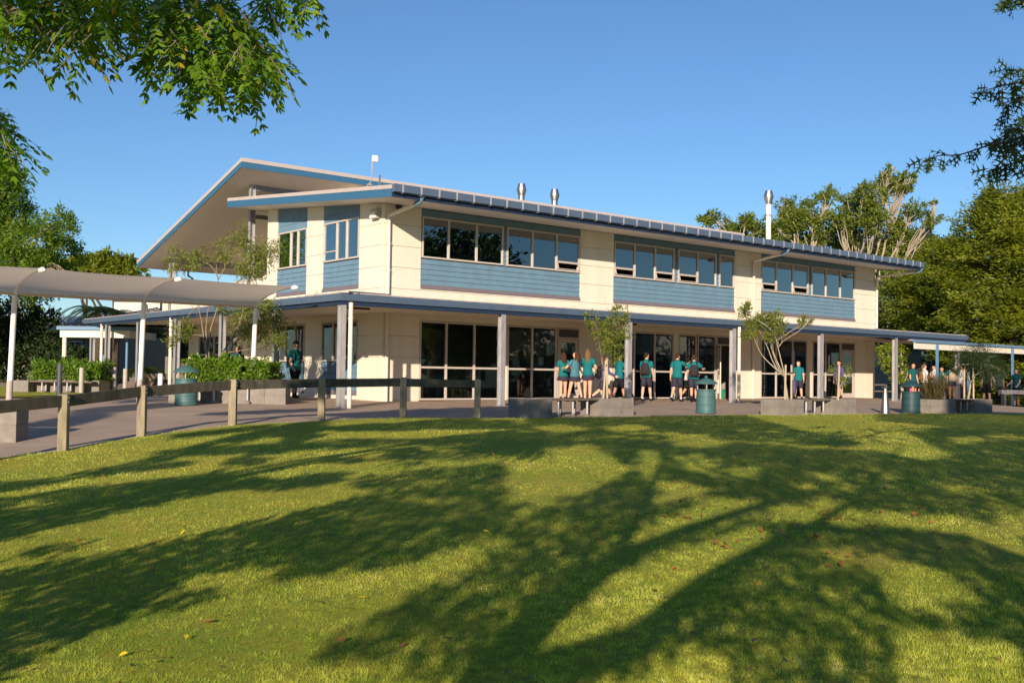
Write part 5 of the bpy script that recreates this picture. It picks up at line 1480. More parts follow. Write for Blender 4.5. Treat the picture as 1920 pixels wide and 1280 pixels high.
blob_tree('tree', 'broad leafy green tree beside the right end wall of the school', stand(1680, d), PB([(1668, 560, 40), (1690, 520, 38), (1720, 570, 45), (1700, 620, 42), (1662, 610, 34), (1745, 610, 45), (1730, 530, 35), (1770, 560, 40)], d, 1.5),
          .22, 'leaf_gum', 'bark_grey', 15000, .26, .12, shape='leaf', group=BG)
d = 60
blob_tree('bush', 'bright sunlit bush seen under the canopy beyond the school corner', stand(1690, d), PB([(1660, 650, 18), (1700, 645, 20), (1664, 668, 20), (1690, 660, 22), (1705, 680, 20), (1680, 700, 18), (1700, 712, 14), (1720, 665, 16)], d, .5), .08, 'leaf_bright', 'bark_pale', 4200, .17, .09, shape='leaf', cat='bush')
d = 56
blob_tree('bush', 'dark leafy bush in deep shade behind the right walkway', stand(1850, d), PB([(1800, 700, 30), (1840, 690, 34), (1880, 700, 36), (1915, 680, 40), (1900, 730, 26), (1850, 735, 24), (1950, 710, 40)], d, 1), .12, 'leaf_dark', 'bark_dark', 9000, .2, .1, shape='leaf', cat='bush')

# --- left side
d = 46
blob_tree('tree', 'tall feathery bright green tree above the canopy at the left edge', stand(-80, d), PB([(20, 405, 46), (62, 455, 50), (112, 425, 32), (118, 480, 34), (70, 520, 48), (-50, 430, 80), (14, 345, 34), (-30, 350, 50), (30, 500, 46), (-90, 500, 90), (130, 520, 24), (-140, 400, 80)], d, 1.5),
          .2, 'leaf_feather', 'bark_brown', 58000, .20, .062, clump=.34, cn=40, shape='narrow', twigs=7, hollow=.5, group='trees on the left')
d = 50
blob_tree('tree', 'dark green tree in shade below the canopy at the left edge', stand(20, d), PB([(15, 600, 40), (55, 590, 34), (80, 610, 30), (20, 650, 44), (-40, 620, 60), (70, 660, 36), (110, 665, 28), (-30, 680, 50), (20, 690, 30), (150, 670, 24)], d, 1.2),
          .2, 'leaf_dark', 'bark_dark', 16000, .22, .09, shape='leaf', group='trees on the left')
d = 92
blob_tree('tree', 'rounded olive tree far beyond the canopy, left of the big roof', stand(210, d), PB([(180, 500, 22), (205, 498, 26), (235, 505, 24), (255, 515, 18), (160, 510, 20), (215, 520, 30)], d, 1), .3, 'leaf_olive', 'bark_dark', 9000, .36, .18, shape='leaf', hollow=.6, group='trees on the left')
blob_tree('tree', 'small brownish green tree far behind the feathery tree', stand(150, 80), PB([(145, 505, 20), (125, 515, 24), (165, 520, 18)], 80, 1), .2, 'leaf_olive', 'bark_dark', 4000, .34, .16, shape='leaf', hollow=.6, group='trees on the left')
def tree_fern(u, v, d, label, n=26, L=1.75):
    b = stand(u, d); c = W(u, v, d)
    t = thing('tree_fern', label, 'tree fern', b)
    m = MB(); m.tube([(0, 0, -.2), (.05, 0, (c[2] - b[2]) * .5), c - b], [.2, .15, .11], 10)
    for k in range(16):
        a = R.uniform(0, 6.28); m.tube([c - b, c - b + np.array([math.cos(a) * .25, math.sin(a) * .25, -.5]), c - b + np.array([math.cos(a) * .3, math.sin(a) * .3, -1.4])], [.02, .016, .01], 4)
    m.build('trunk', 'bark_dark', t, smooth=True)
    C, D, N_ = [], [], []
    for k in range(n):
        a = 2 * math.pi * k / n + R.uniform(-.15, .15); o = np.array([math.cos(a), math.sin(a), 0]); s = np.array([-o[1], o[0], 0])
        l = L * R.uniform(.8, 1.1); el = R.uniform(.2, .9)
        for q in np.linspace(.12, 1, 26):
            p = c + o * l * (q * .95) + UPV * (el * l * q * .6 - .75 * l * q * q)
            w = .42 * math.sin(math.pi * min(1, q * .9 + .1)) * l * .45 + .05
            for sg in (-1, 1):
                C.append(p); D.append(s * sg * w + o * w * .5 - UPV * .1); N_.append((0, 0, 1))
    D = np.array(D); Ln = np.linalg.norm(D, axis=1)
    leaves('fronds', C, D, np.array(N_, float), Ln, .05, 'leaf_dark', t, 'narrow', loc=b)
tree_fern(182, 578, 46, 'tree fern with dark drooping fronds, left of the pair under the canopy')
tree_fern(214, 586, 48, 'tree fern with dark drooping fronds, right of the pair under the canopy')
tree_fern(268, 690, 40, 'small spiky fern beside the steel post under the left canopy', 14, .9)

d = 28.9
blob_tree('tree', 'slender narrow-leaved tree growing through the hedge behind the shade canopy', stand(388, d) + UPV * .35,
          PB([(330, 492, 24), (372, 487, 20), (415, 470, 22), (455, 452, 24), (492, 480, 30), (470, 500, 26), (515, 470, 18), (338, 618, 20), (322, 640, 12), (440, 590, 22), (478, 615, 32), (510, 590, 24), (522, 632, 18), (400, 560, 18), (545, 600, 14), (480, 570, 22)], d, .5),
          .045, 'leaf_shrub', 'bark_brown', 7000, .15, .026, fork=.18, clump=.5, cn=22, shape='narrow', sag=.05, minr=.007, twigs=4, hollow=.15, group='narrow leaved trees')
m = MB()
d = 26.6
q0 = PA + EX * 2.78 + EY * .4 + UPV * .42
blob_tree('tree', 'small leafy sapling tied to stakes in front of the steel column', q0,
          PB([(1112, 600, 15), (1128, 622, 17), (1162, 592, 18), (1146, 632, 20), (1178, 612, 10), (1150, 660, 18), (1140, 650, 14), (1170, 630, 14), (1150, 605, 12), (1184, 588, 6), (1098, 598, 8), (1155, 580, 8)], d, .35),
          .018, 'leaf_shrub', 'bark_brown', 2300, .115, .026, fork=.45, clump=.5, cn=20, shape='narrow', sag=.03, minr=.004, twigs=3, hollow=.1, group='narrow leaved trees')
d = 29.2
q1 = PB and (stand(1477, 29.2)); q1 = np.array([q1[0], q1[1], PB and q1[2] + .40])
blob_tree('tree', 'pale multi-stemmed small tree with tufted leaves against the school wall', q1,
          PB([(1394, 588, 12), (1416, 606, 16), (1436, 612, 15), (1454, 598, 15), (1408, 622, 13), (1445, 632, 10), (1506, 606, 10), (1517, 599, 6), (1402, 576, 8), (1462, 612, 12), (1430, 594, 9)], d, .3),
          .036, 'leaf_shrub', 'bark_pale', 3200, .12, .026, fork=.30, clump=.5, cn=20, shape='narrow', sag=.03, minr=.006, twigs=2, hollow=.1, group='narrow leaved trees')
d = 32.4
q2 = PC + EX * 2.35 + EY * .4 + UPV * .33
d = 33.4
blob_tree('tree', 'drooping willow-like tree in shade above the right planters', q2,
          PB([(1800, 672, 18), (1830, 662, 22), (1858, 676, 22), (1876, 695, 16), (1845, 690, 20), (1812, 692, 16), (1868, 715, 12), (1792, 690, 10)], d, .5),
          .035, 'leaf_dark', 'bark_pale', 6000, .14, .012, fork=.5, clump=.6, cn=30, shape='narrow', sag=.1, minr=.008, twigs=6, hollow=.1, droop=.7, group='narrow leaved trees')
d = 30.5
blob_tree('plant', 'low leafy plant around the single stake in front of the girl in purple', PB and (PB([(1571, 742, 1)], d)[0][0]), PB([(1560, 692, 7), (1590, 694, 9), (1583, 714, 8), (1592, 702, 7), (1575, 705, 6)], d, .15),
          .012, 'leaf_shrub', 'bark_pale', 420, .10, .022, fork=.3, clump=.5, cn=14, cat='plant', minr=.004, twigs=2, hollow=.1)
def stake(p, h, lean, label):
    m = MB(); m.tube([np.array([0, 0, -.1]), np.array([lean[0], lean[1], h])], .028, 8)
    o = m.build('tree_stake', 'stake', None, smooth=2); o.location = tuple(p); tag(o, label, 'stake', 'tree stakes')
stake(q0 + RT * .06 - FW * .1, 1.05, RT * .07, 'timber stake leaning beside the leafy sapling by the column, left of two')
stake(q0 + RT * .17 - FW * .1, 1.05, RT * -.02, 'timber stake beside the leafy sapling by the column, right of two')
stake(q1 - RT * .10 - FW * .08, 1.0, RT * .02, 'timber stake touching the pale multi-stemmed tree on its left')
stake(q1 + RT * .10 - FW * .02, 1.0, RT * .0, 'timber stake just right of the pale multi-stemmed tree')
s3 = PB([(1571, 744, 1)], 30.4)[0][0]; stake(s3, .92, RT * .04, 'single timber stake in the planter before the girl in purple')
stake(stand(1808, 33.4), 1.38, RT * .0, 'timber stake by the drooping willow-like tree, left of two')
stake(stand(1826, 33.6), 1.34, RT * -.02, 'timber stake by the drooping willow-like tree, right of two')
for q, l in ((q0, 'black tie binding the leafy sapling to its stakes'), (q1, 'black tie binding the pale tree to its stakes')):
    m = MB(); m.tube([(-.0, -.0, 0), (.02, 0, .0)], .01, 6) if False else None
    c = q + UPV * .78 + RT * .06 - FW * .05
    m.beam(c - RT * .14, c + RT * .14, .01, .035) if False else m.obox(c - c, RT * .13, FW * .035, UPV * .018)
    o = m.build('tree_tie', 'tie_black', None); o.location = tuple(c); tag(o, l, 'tree tie')
# rushes
b = PC + EX * .38 + EY * .42 + UPV * .34
n = 520
C = b + NR.normal(size=(n, 3)) * np.array([.16, .16, 0]); D = NR.normal(size=(n, 3)) * .22; D[:, 2] = 1
t = thing('rush_clump', 'tall brown green rushes in the shaded planter beside the dark bin', 'rushes', b)
leaves('fronds', C, D, rdirs(n), NR.uniform(.5, 1.15, n), .012, 'leaf_rush', t, 'narrow', loc=b)
m = MB(); m.ball((0, 0, 0), (.16, .16, .05), 10, 6); m.build('base', 'soil', t)

def hedge(p, ax, ay, h, label, n, size=.075):
    t = thing('hedge', label, 'hedge', p, 0, 'clipped hedges')
    la, lb = np.linalg.norm(ax), np.linalg.norm(ay)
    # faces of a soft box, with lumps
    w = np.array([la * h * 2.0, la * lb, lb * h, lb * h]); w /= w.sum()
    k = NR.choice(4, n, p=w); a, b, c = NR.random(n), NR.random(n), NR.random(n)
    a = np.where(k == 2, 0, np.where(k == 3, 1, a)); b = np.where(k == 0, 0, b); c = np.where(k == 1, 1, c)
    lump = .10 * np.sin(a * la * 4.1 + 1) * np.sin(b * lb * 3 + 2) + .07 * np.sin(a * la * 9 + c * 7) + .05 * np.sin(a * la * 17 + b * 11 + c * 15)
    out = np.stack([np.where(k == 2, -1, np.where(k == 3, 1, 0)), np.where(k == 0, -1, 0), np.where(k == 1, 1, 0)], 1).astype(float)
    dep = NR.random(n) ** 1.6 * .22
    A, B = ax / la, ay / lb
    O = out[:, :1] * A + out[:, 1:2] * B + out[:, 2:] * UPV
    P = a[:, None] * ax + b[:, None] * ay + (c * h)[:, None] * UPV + O * (lump - dep)[:, None]
    D = rdirs(n) + O * .5 + UPV * .4
    Nn = rdirs(n) * .8 + O + UPV * .4
    leaves('foliage', P, D, Nn, size * NR.uniform(.6, 1.4, n), size * .55 * NR.uniform(.7, 1.3, n), 'leaf_hedge', t, 'leaf')
    m = MB()
    for i in range(14):
        q = ax * R.uniform(.08, .92) + ay * R.uniform(.15, .85); m.tube([q - UPV * .15, q + UPV * h * .5, q + UPV * h * .85 + rdirs(1)[0] * .1], [.02, .015, .006], 5)
    cc = (ax + ay) / 2 + UPV * h * .45
    m.obox(cc, ax * .38, ay * .38, UPV * h * .36)
    m.build('stems', 'bark_dark', t)
w_ = np.dot(bq - bp, RT) - .26
hedge(HEDGE_P + UPV * .42 + RT * .02 + FW * .12, RT * (w_ * .66), FW * 1.9, .72, 'big clipped bright green hedge behind the long bench', 11000)
hedge(HEDGE_P + UPV * .42 + RT * (w_ * .74) + FW * .12, RT * (w_ * .28), FW * 1.8, .66, 'short clipped hedge next to the canopy post beside the walking boy', 4600)
lw = np.dot(lq - lp, RT) - .5
hedge(LHEDGE_P + UPV * .38 + FW * .1 - RT * .15, RT * (lw + .1), FW * 1.3, .62, 'clipped bright green hedge behind the grey bollards at left', 7500, .085)

# unseen trees added to darken the glass reflections, and the block seen in them
for x, y, r, l in ((16, -31, 3.6, 'unseen broad tree across the lawn to the right of the camera, nearest the school'), (25, -33, 4.0, 'unseen broad tree across the lawn to the right of the camera, middle of three'), (30, -41, 4.4, 'unseen broad tree across the lawn to the right of the camera, farthest'), (40, -46, 4.5, 'unseen low bushy tree added far across the lawn to the right, nearest of a row'), (50, -40, 4.5, 'unseen low bushy tree added far across the lawn to the right, second of a row'), (60, -52, 4.5, 'unseen low bushy tree added far across the lawn to the right, third of a row'), (70, -44, 4.5, 'unseen low bushy tree added far across the lawn to the right, last of a row'), (8, -42, 4.2, 'unseen broad tree added behind the camera on its right')):
    b = np.array([x, y, G(x, y)])
    bl = [(b + np.array([R.uniform(-r, r), R.uniform(-r, r), R.uniform(1.2, 4.6) if x > 35 else R.uniform(3, 11.5)]), R.uniform(1.4, 2.3)) for k in range(15)]
    blob_tree('tree', l, b, bl, .3, 'leaf_dark', 'bark_grey', 7000, .42, .24, shape='leaf', cn=30, clump=.5, group='unseen trees across the lawn')
t = thing('building', 'pale neighbouring block far to the right of the camera, seen only as a reflection', 'building', (38, -24, 0))
m = MB(); m.box(-5, -15, 2.25, 5, 10, 5.4); m.build('wall', 'pale_wall', t)
m = MB(); m.box(-4.9, -14.9, -.9, 4.9, 9.9, 2.25); m.build('lower_wall', 'teal_wall', t)
m = MB(); m.box(-5.6, -15.6, 5.4, 5.6, 10.6, 5.65); m.build('roof', 'roof_dark', t)
m = MB(); m.box(-5.4, 2.0, 3.0, -5.01, 3.0, 3.7); m.build('air_conditioner', 'trim_grey', t, bevel=.03)
for y in (-8, -4, 0, 6):
    m = MB(); m.box(-5.06, y, 3.0, -5.002, y + .08, 5.39); m.build('downpipe', 'steel_dark', t)
# ------------------------------------------------------------------ the lawn trees: behind the camera, they throw the long shadows; a few sprays hang into view
def in_poly(u, v, P):
    P = np.asarray(P, float); c = np.zeros(len(u), bool); j = len(P) - 1
    for i in range(len(P)):
        xi, yi = P[i]; xj, yj = P[j]
        k = ((yi > v) != (yj > v)) & (u < (xj - xi) * (v - yi) / (yj - yi + 1e-9) + xi); c ^= k; j = i
    return c
def in_stroke(u, v, S):
    c = np.zeros(len(u), bool)
    for (x0, y0, w0), (x1, y1, w1) in zip(S[:-1], S[1:]):
        dx, dy = x1 - x0, y1 - y0
        t = np.clip(((u - x0) * dx + (v - y0) * dy) / (dx * dx + dy * dy), 0, 1)
        # strokes are wide sideways, so measure height only
        c |= (np.hypot(u - x0 - t * dx, v - y0 - t * dy) < (w0 + (w1 - w0) * t) / 2)
    return c
# where the lawn lies in shade (measured on the photograph)
STROKES = [
    [(-150, 930, 40), (75, 905, 12), (240, 876, 14), (435, 825, 16), (600, 790, 14)],
    [(-200, 1000, 90), (0, 975, 80), (120, 950, 66), (250, 930, 50), (400, 905, 38), (440, 872, 26), (520, 845, 20), (600, 805, 26)],
    [(400, 905, 26), (520, 908, 24), (640, 893, 18)],
    [(-200, 1200, 230), (0, 1165, 185), (200, 1105, 130), (300, 1080, 120), (400, 1060, 122), (500, 1034, 118), (600, 1014, 122), (750, 985, 150), (850, 962, 118), (960, 950, 110)],
    [(60, 1035, 14), (150, 1027, 10)],
    [(560, 1256, 12), (650, 1225, 50), (720, 1180, 60), (850, 1125, 88), (1000, 1085, 110)],
    [(740, 1290, 120), (880, 1240, 150), (960, 1180, 150), (1000, 1120, 150)],
    [(300, 850, 12), (460, 842, 14), (620, 832, 16), (800, 828, 14), (960, 815, 20)],
    [(500, 815, 12), (700, 800, 14), (960, 795, 16)], [(620, 862, 16), (760, 850, 18), (900, 846, 20), (1000, 842, 20)],
    [(760, 800, 18), (900, 786, 14)], [(330, 818, 8), (500, 800, 8)],
    [(680, 905, 22), (800, 890, 20), (960, 880, 30)], [(180, 890, 8), (350, 868, 10)],
]
LIT = [
    [(1000, 1225), (1100, 1140), (1170, 1070), (1240, 1040), (1400, 995), (1430, 1010), (1410, 1040), (1330, 1080), (1280, 1140), (1170, 1190), (1060, 1225)],
    [(1170, 1025), (1210, 990), (1270, 960), (1340, 935), (1405, 955), (1400, 970), (1340, 990), (1260, 1010), (1195, 1030)],
    [(1200, 845), (1230, 845), (1245, 870), (1235, 900), (1210, 895), (1195, 870)],
    [(1255, 820), (1310, 815), (1370, 830), (1330, 840), (1270, 835)], [(1265, 855), (1310, 850), (1340, 870), (1340, 890), (1290, 880)],
    [(1340, 888), (1375, 877), (1430, 872), (1410, 895), (1370, 900)], [(1210, 935), (1260, 920), (1360, 910), (1320, 925), (1240, 945)],
    [(960, 848), (1100, 836), (1180, 880), (1090, 925), (960, 935)], [(1425, 980), (1465, 950), (1560, 945), (1585, 960), (1550, 975), (1485, 975)],
    [(1490, 910), (1520, 900), (1530, 915), (1500, 920)], [(1520, 887), (1575, 885), (1570, 905), (1535, 900)], [(1560, 912), (1610, 907), (1600, 922)],
    [(1600, 960), (1810, 970), (1920, 1020), (2050, 1070), (2050, 1090), (1920, 1040), (1760, 995), (1610, 975)],
    [(1640, 1070), (1710, 1055), (1780, 1080), (1820, 1115), (1740, 1140), (1670, 1120)],
    [(1670, 1170), (1760, 1190), (1875, 1200), (1920, 1230), (1960, 1300), (1735, 1300), (1685, 1230)],
    [(1250, 770), (1420, 782), (1510, 806), (1560, 815), (1610, 835), (1720, 858), (1770, 850), (1690, 810), (1760, 800), (1640, 790), (1640, 770)],
    [(1180, 1260), (1240, 1230), (1350, 1205), (1355, 1230), (1340, 1290), (1150, 1290)],
    [(1410, 1195), (1460, 1180), (1470, 1200), (1435, 1210)], [(1470, 1225), (1505, 1225), (1505, 1255), (1475, 1245)], [(1510, 1030), (1545, 1035), (1535, 1050)],
    [(1630, 875), (1690, 895), (1650, 900)], [(1025, 1070), (1075, 1025), (1065, 1050), (1035, 1075)], [(1760, 905), (1830, 915), (1820, 925), (1770, 920)], [(1840, 940), (1910, 950), (1900, 962)],
    [(1780, 820), (1900, 815), (1900, 824), (1800, 832)], [(1120, 1030), (1150, 1015), (1140, 1040)], [(1540, 1110), (1600, 1100), (1590, 1125)], [(960, 960), (1010, 945), (1020, 955), (985, 975)],
    [(1000, 800), (1060, 796), (1110, 805), (1040, 812)], [(1130, 800), (1200, 795), (1220, 803), (1160, 810)],
]
PATH_DARK = [[(600, 777), (750, 767), (962, 760), (1000, 782), (700, 784)], [(690, 783), (840, 775), (960, 776), (960, 782)]]
PATH_STROKE = [[(140, 772, 9), (230, 764, 12), (340, 757, 6)], [(225, 752, 5), (330, 747, 7), (430, 744, 5)], [(380, 776, 4), (500, 771, 6), (640, 766, 5)], [(40, 800, 10), (120, 790, 22), (200, 775, 10)]]
def lawn_trees():
    us, vv = np.meshgrid(np.arange(-620, 2720, 6.0), np.arange(776, 1292, 3.0))
    u, v = us.ravel(), vv.ravel()
    p, d = on_ground(u, v)
    lat = (p[:, :2] - CAM[:2]) @ RT[:2]; dd = (p[:, :2] - CAM[:2]) @ FW[:2]
    onl = dd < np.interp(lat, EDGE_S[:, 0], EDGE_S[:, 1]) + .2
    dark = np.zeros(len(u), bool)
    for s in STROKES: dark |= in_stroke(u, v, s)
    right = u > 960 + 40 * np.sin(v / 17.0)
    lit = np.zeros(len(u), bool)
    for P in LIT:
        P = np.array(P, float); c = P.mean(0); lit |= in_poly(u, v, c + (P - c) * 1.10)
    dark = np.where(right, ~lit, dark & ~lit)
    hole = (vnoise(p[:, 0] * .94 + p[:, 1] * .34, (p[:, 1] * .94 - p[:, 0] * .34) * .6, .55, 41) > .80) & (v > 800)
    dark &= ~hole
    out = (u < -60) | (u > 1990)
    dap = vnoise(p[:, 0], p[:, 1], 1.1, 31) * .6 + vnoise(p[:, 0] * .6 + p[:, 1] * .8, p[:, 1] * .25, .9, 32) * .5
    dark = np.where(out, dap > .50, dark) & onl
    us2, vv2 = np.meshgrid(np.arange(0, 1010, 6.0), np.arange(738, 800, 2.0))
    u2, v2 = us2.ravel(), vv2.ravel(); k = np.zeros(len(u2), bool)
    for P in PATH_DARK: k |= in_poly(u2, v2, P)
    for s in PATH_STROKE: k |= in_stroke(u2, v2, s)
    p2, d2 = on_ground(u2[k], v2[k]); ok = d2 < 31
    A = np.concatenate([p[dark], p2[ok]]); DD = np.concatenate([d[dark], d2[ok]])
    area = np.concatenate([np.full(dark.sum(), 6.0 * 3.0), np.full(ok.sum(), 12.0)])
    h = np.maximum(CAM[2] - A[:, 2], .4)
    area = area * (DD / CAM_F) ** 2 * DD / h                 # ground area of each cell
    # shade on upright things at the right: sample the vertical surface
    nr = 16000; ur = NR.uniform(1772, 2050, nr); vr = NR.uniform(664, 778, nr)
    kr = ~in_poly(ur, vr, [(1700, 640), (1820, 640), (1815, 700), (1775, 716), (1700, 720)])
    B = W(ur[kr], vr[kr], np.full(kr.sum(), 45.0))
    n2 = 9000; u3 = NR.uniform(1772, 1990, n2); v3 = NR.uniform(735, 780, n2); B = np.concatenate([B, W(u3, v3, np.full(n2, 32.3))])
    n2 = 800; u3 = NR.uniform(950, 1037, n2); v3 = NR.uniform(744, 783, n2); B = np.concatenate([B, W(u3, v3, np.full(n2, 25.0))])
    # leaves per cell
    lam = area * math.sin(SUN_EL) * 3.0 / (.11 * .07 * .62)
    lam = lam * np.where((A[:, :2] - CAM[:2]) @ RT[:2] < -.14 * DD, 2.6, 1.9)
    cnt = NR.poisson(lam); idx = np.repeat(np.arange(len(A)), cnt)
    P = A[idx] + NR.normal(size=(len(idx), 3)) * np.array([.03, .03, 0])
    P = np.concatenate([P, B]); n = len(P)
    lat = (P[:, :2] - CAM[:2]) @ RT[:2]; dd = (P[:, :2] - CAM[:2]) @ FW[:2]
    sd = np.array([SH @ RT, SH @ FW])                       # sun travel in (right, forward)
    plane = -4.5 + NR.normal(size=n) * 1.0
    k = (dd - plane) / sd[1]
    lt = lat - k * sd[0]
    left = lt < -4.4
    plane = np.where(left, .6 + NR.normal(size=n) * .9, plane)
    k = (dd - plane) / sd[1]; lt = lat - k * sd[0]
    keep = (~left) | (lt < -2.2 + .0 * lt)
    Q = P - SH * k[:, None]; Q[:, 2] = P[:, 2] + k * TAN_EL
    Q = Q[keep]; lt = lt[keep]; left = left[keep]; plane = plane[keep]
    who = np.where(left, 0, np.where(lt < 3.2, 1, 2))
    specs = [('left', LD(-6.6, .8), .30, 'leaf_pinnate', 'spreading lawn tree on the left whose green pinnate sprays hang into the sky'),
             ('mid', LD(-1.95, -4.6), .36, 'leaf_oak', 'broad forked lawn oak that throws the long shadow across the grass'),
             ('right', LD(7.2, -4.5), .30, 'leaf_oak', 'lawn oak on the right whose dark lobed leaves hang into the sky')]
    roots = []
    for w, (nm, b, r0, lm, lab) in enumerate(specs):
        b = np.array([b[0], b[1], G(b[0], b[1])])
        t = thing('tree', lab, 'tree', b, 0, 'lawn trees'); roots.append((t, b))
        q = Q[who == w]; m = MB()
        if len(q):
            D = .6 if w == 0 else -4.5
            def lift(u, v):
                # the point of this tree whose shadow falls at (u, v)
                p, d = on_ground([u], [v]); p = p[0]; l, f = (p[:2] - CAM[:2]) @ RT[:2], (p[:2] - CAM[:2]) @ FW[:2]
                k = (f - D) / sd[1]; x = p - SH * k; x[2] = p[2] + k * TAN_EL; return x
            LIMBS = [[[(-230, 1190, .10), (0, 1165, .08), (200, 1105, .06), (400, 1060, .05), (600, 1014, .03)], [(-230, 1000, .08), (0, 975, .07), (120, 950, .05), (250, 930, .04), (400, 905, .03)],
                      [(-180, 930, .06), (75, 905, .04), (240, 876, .03), (435, 825, .02), (600, 790, .02)]],
                     [[(905, 1290, .17), (960, 1215, .15), (1060, 1120, .12), (1150, 1055, .11), (1260, 1005, .10), (1370, 965, .09), (1480, 930, .07)],
                      [(905, 1290, .15), (1060, 1245, .13), (1200, 1195, .12), (1300, 1110, .11), (1400, 1045, .10), (1520, 985, .09), (1600, 940, .07)],
                      [(1150, 1055, .07), (1200, 960, .06), (1225, 905, .06), (1245, 850, .05), (1240, 820, .03)], [(1480, 930, .06), (1420, 905, .05), (1330, 880, .04), (1280, 850, .03)],
                      [(1520, 985, .07), (1640, 1000, .06), (1800, 1005, .05), (1950, 1060, .03)], [(1600, 940, .06), (1660, 880, .05), (1690, 830, .04)]],
                     [[(2100, 1250, .10), (1950, 1130, .08), (1800, 1040, .06)], [(2100, 1000, .08), (1950, 920, .06), (1820, 880, .04)]]][w]
            fk = b + UPV * (1.6 if w == 0 else 1.5)
            m.tube([x - b for x in curve_pts(b - UPV * .4, fk, 0, .03, 6)], list(np.linspace(r0, r0 * .7, 6)), 12)
            nodes = []
            for S in LIMBS:
                X = [lift(a_, c_) for a_, c_, e_ in S]
                if S in (LIMBS[:2] if w == 1 else LIMBS): m.tube([fk - b, (fk + X[0]) / 2 - b + UPV * .1, X[0] - b], [r0 * .6, r0 * .5, S[0][2]], 10)
                F = smooth_line(X, 16); m.tube([x - b for x in F], list(np.linspace(S[0][2], S[-1][2] * .6, len(F))), 9); nodes += list(F)
            nodes = np.array(nodes)
            for e in q[NR.choice(len(q), 26)]:
                j = int(np.argmin(np.linalg.norm(nodes - e, axis=1) + NR.random(len(nodes)) * .4)); s = nodes[j]
                if np.linalg.norm(s - e) < 2.6: m.tube([x - b for x in curve_pts(s, e, .04, .06, 5)], list(np.linspace(.022, .007, 5)), 5)
        else: m.tube([(0, 0, -.4), (0, 0, 3)], [r0, r0 * .8], 10)
        tr = m.build('trunk', 'bark_grey', t, smooth=True)
        if len(q):
            leaves('crown', q - rdirs(len(q)) * .04, rdirs(len(q)), rdirs(len(q)), .11 * NR.uniform(.7, 1.3, len(q)), .07 * NR.uniform(.7, 1.3, len(q)), lm, t, 'diamond', loc=b)
    print('lawn tree leaves', [int((who == w).sum()) for w in range(3)], Q[:, 2].min(), Q[:, 2].max())
    return roots
LT = lawn_trees()

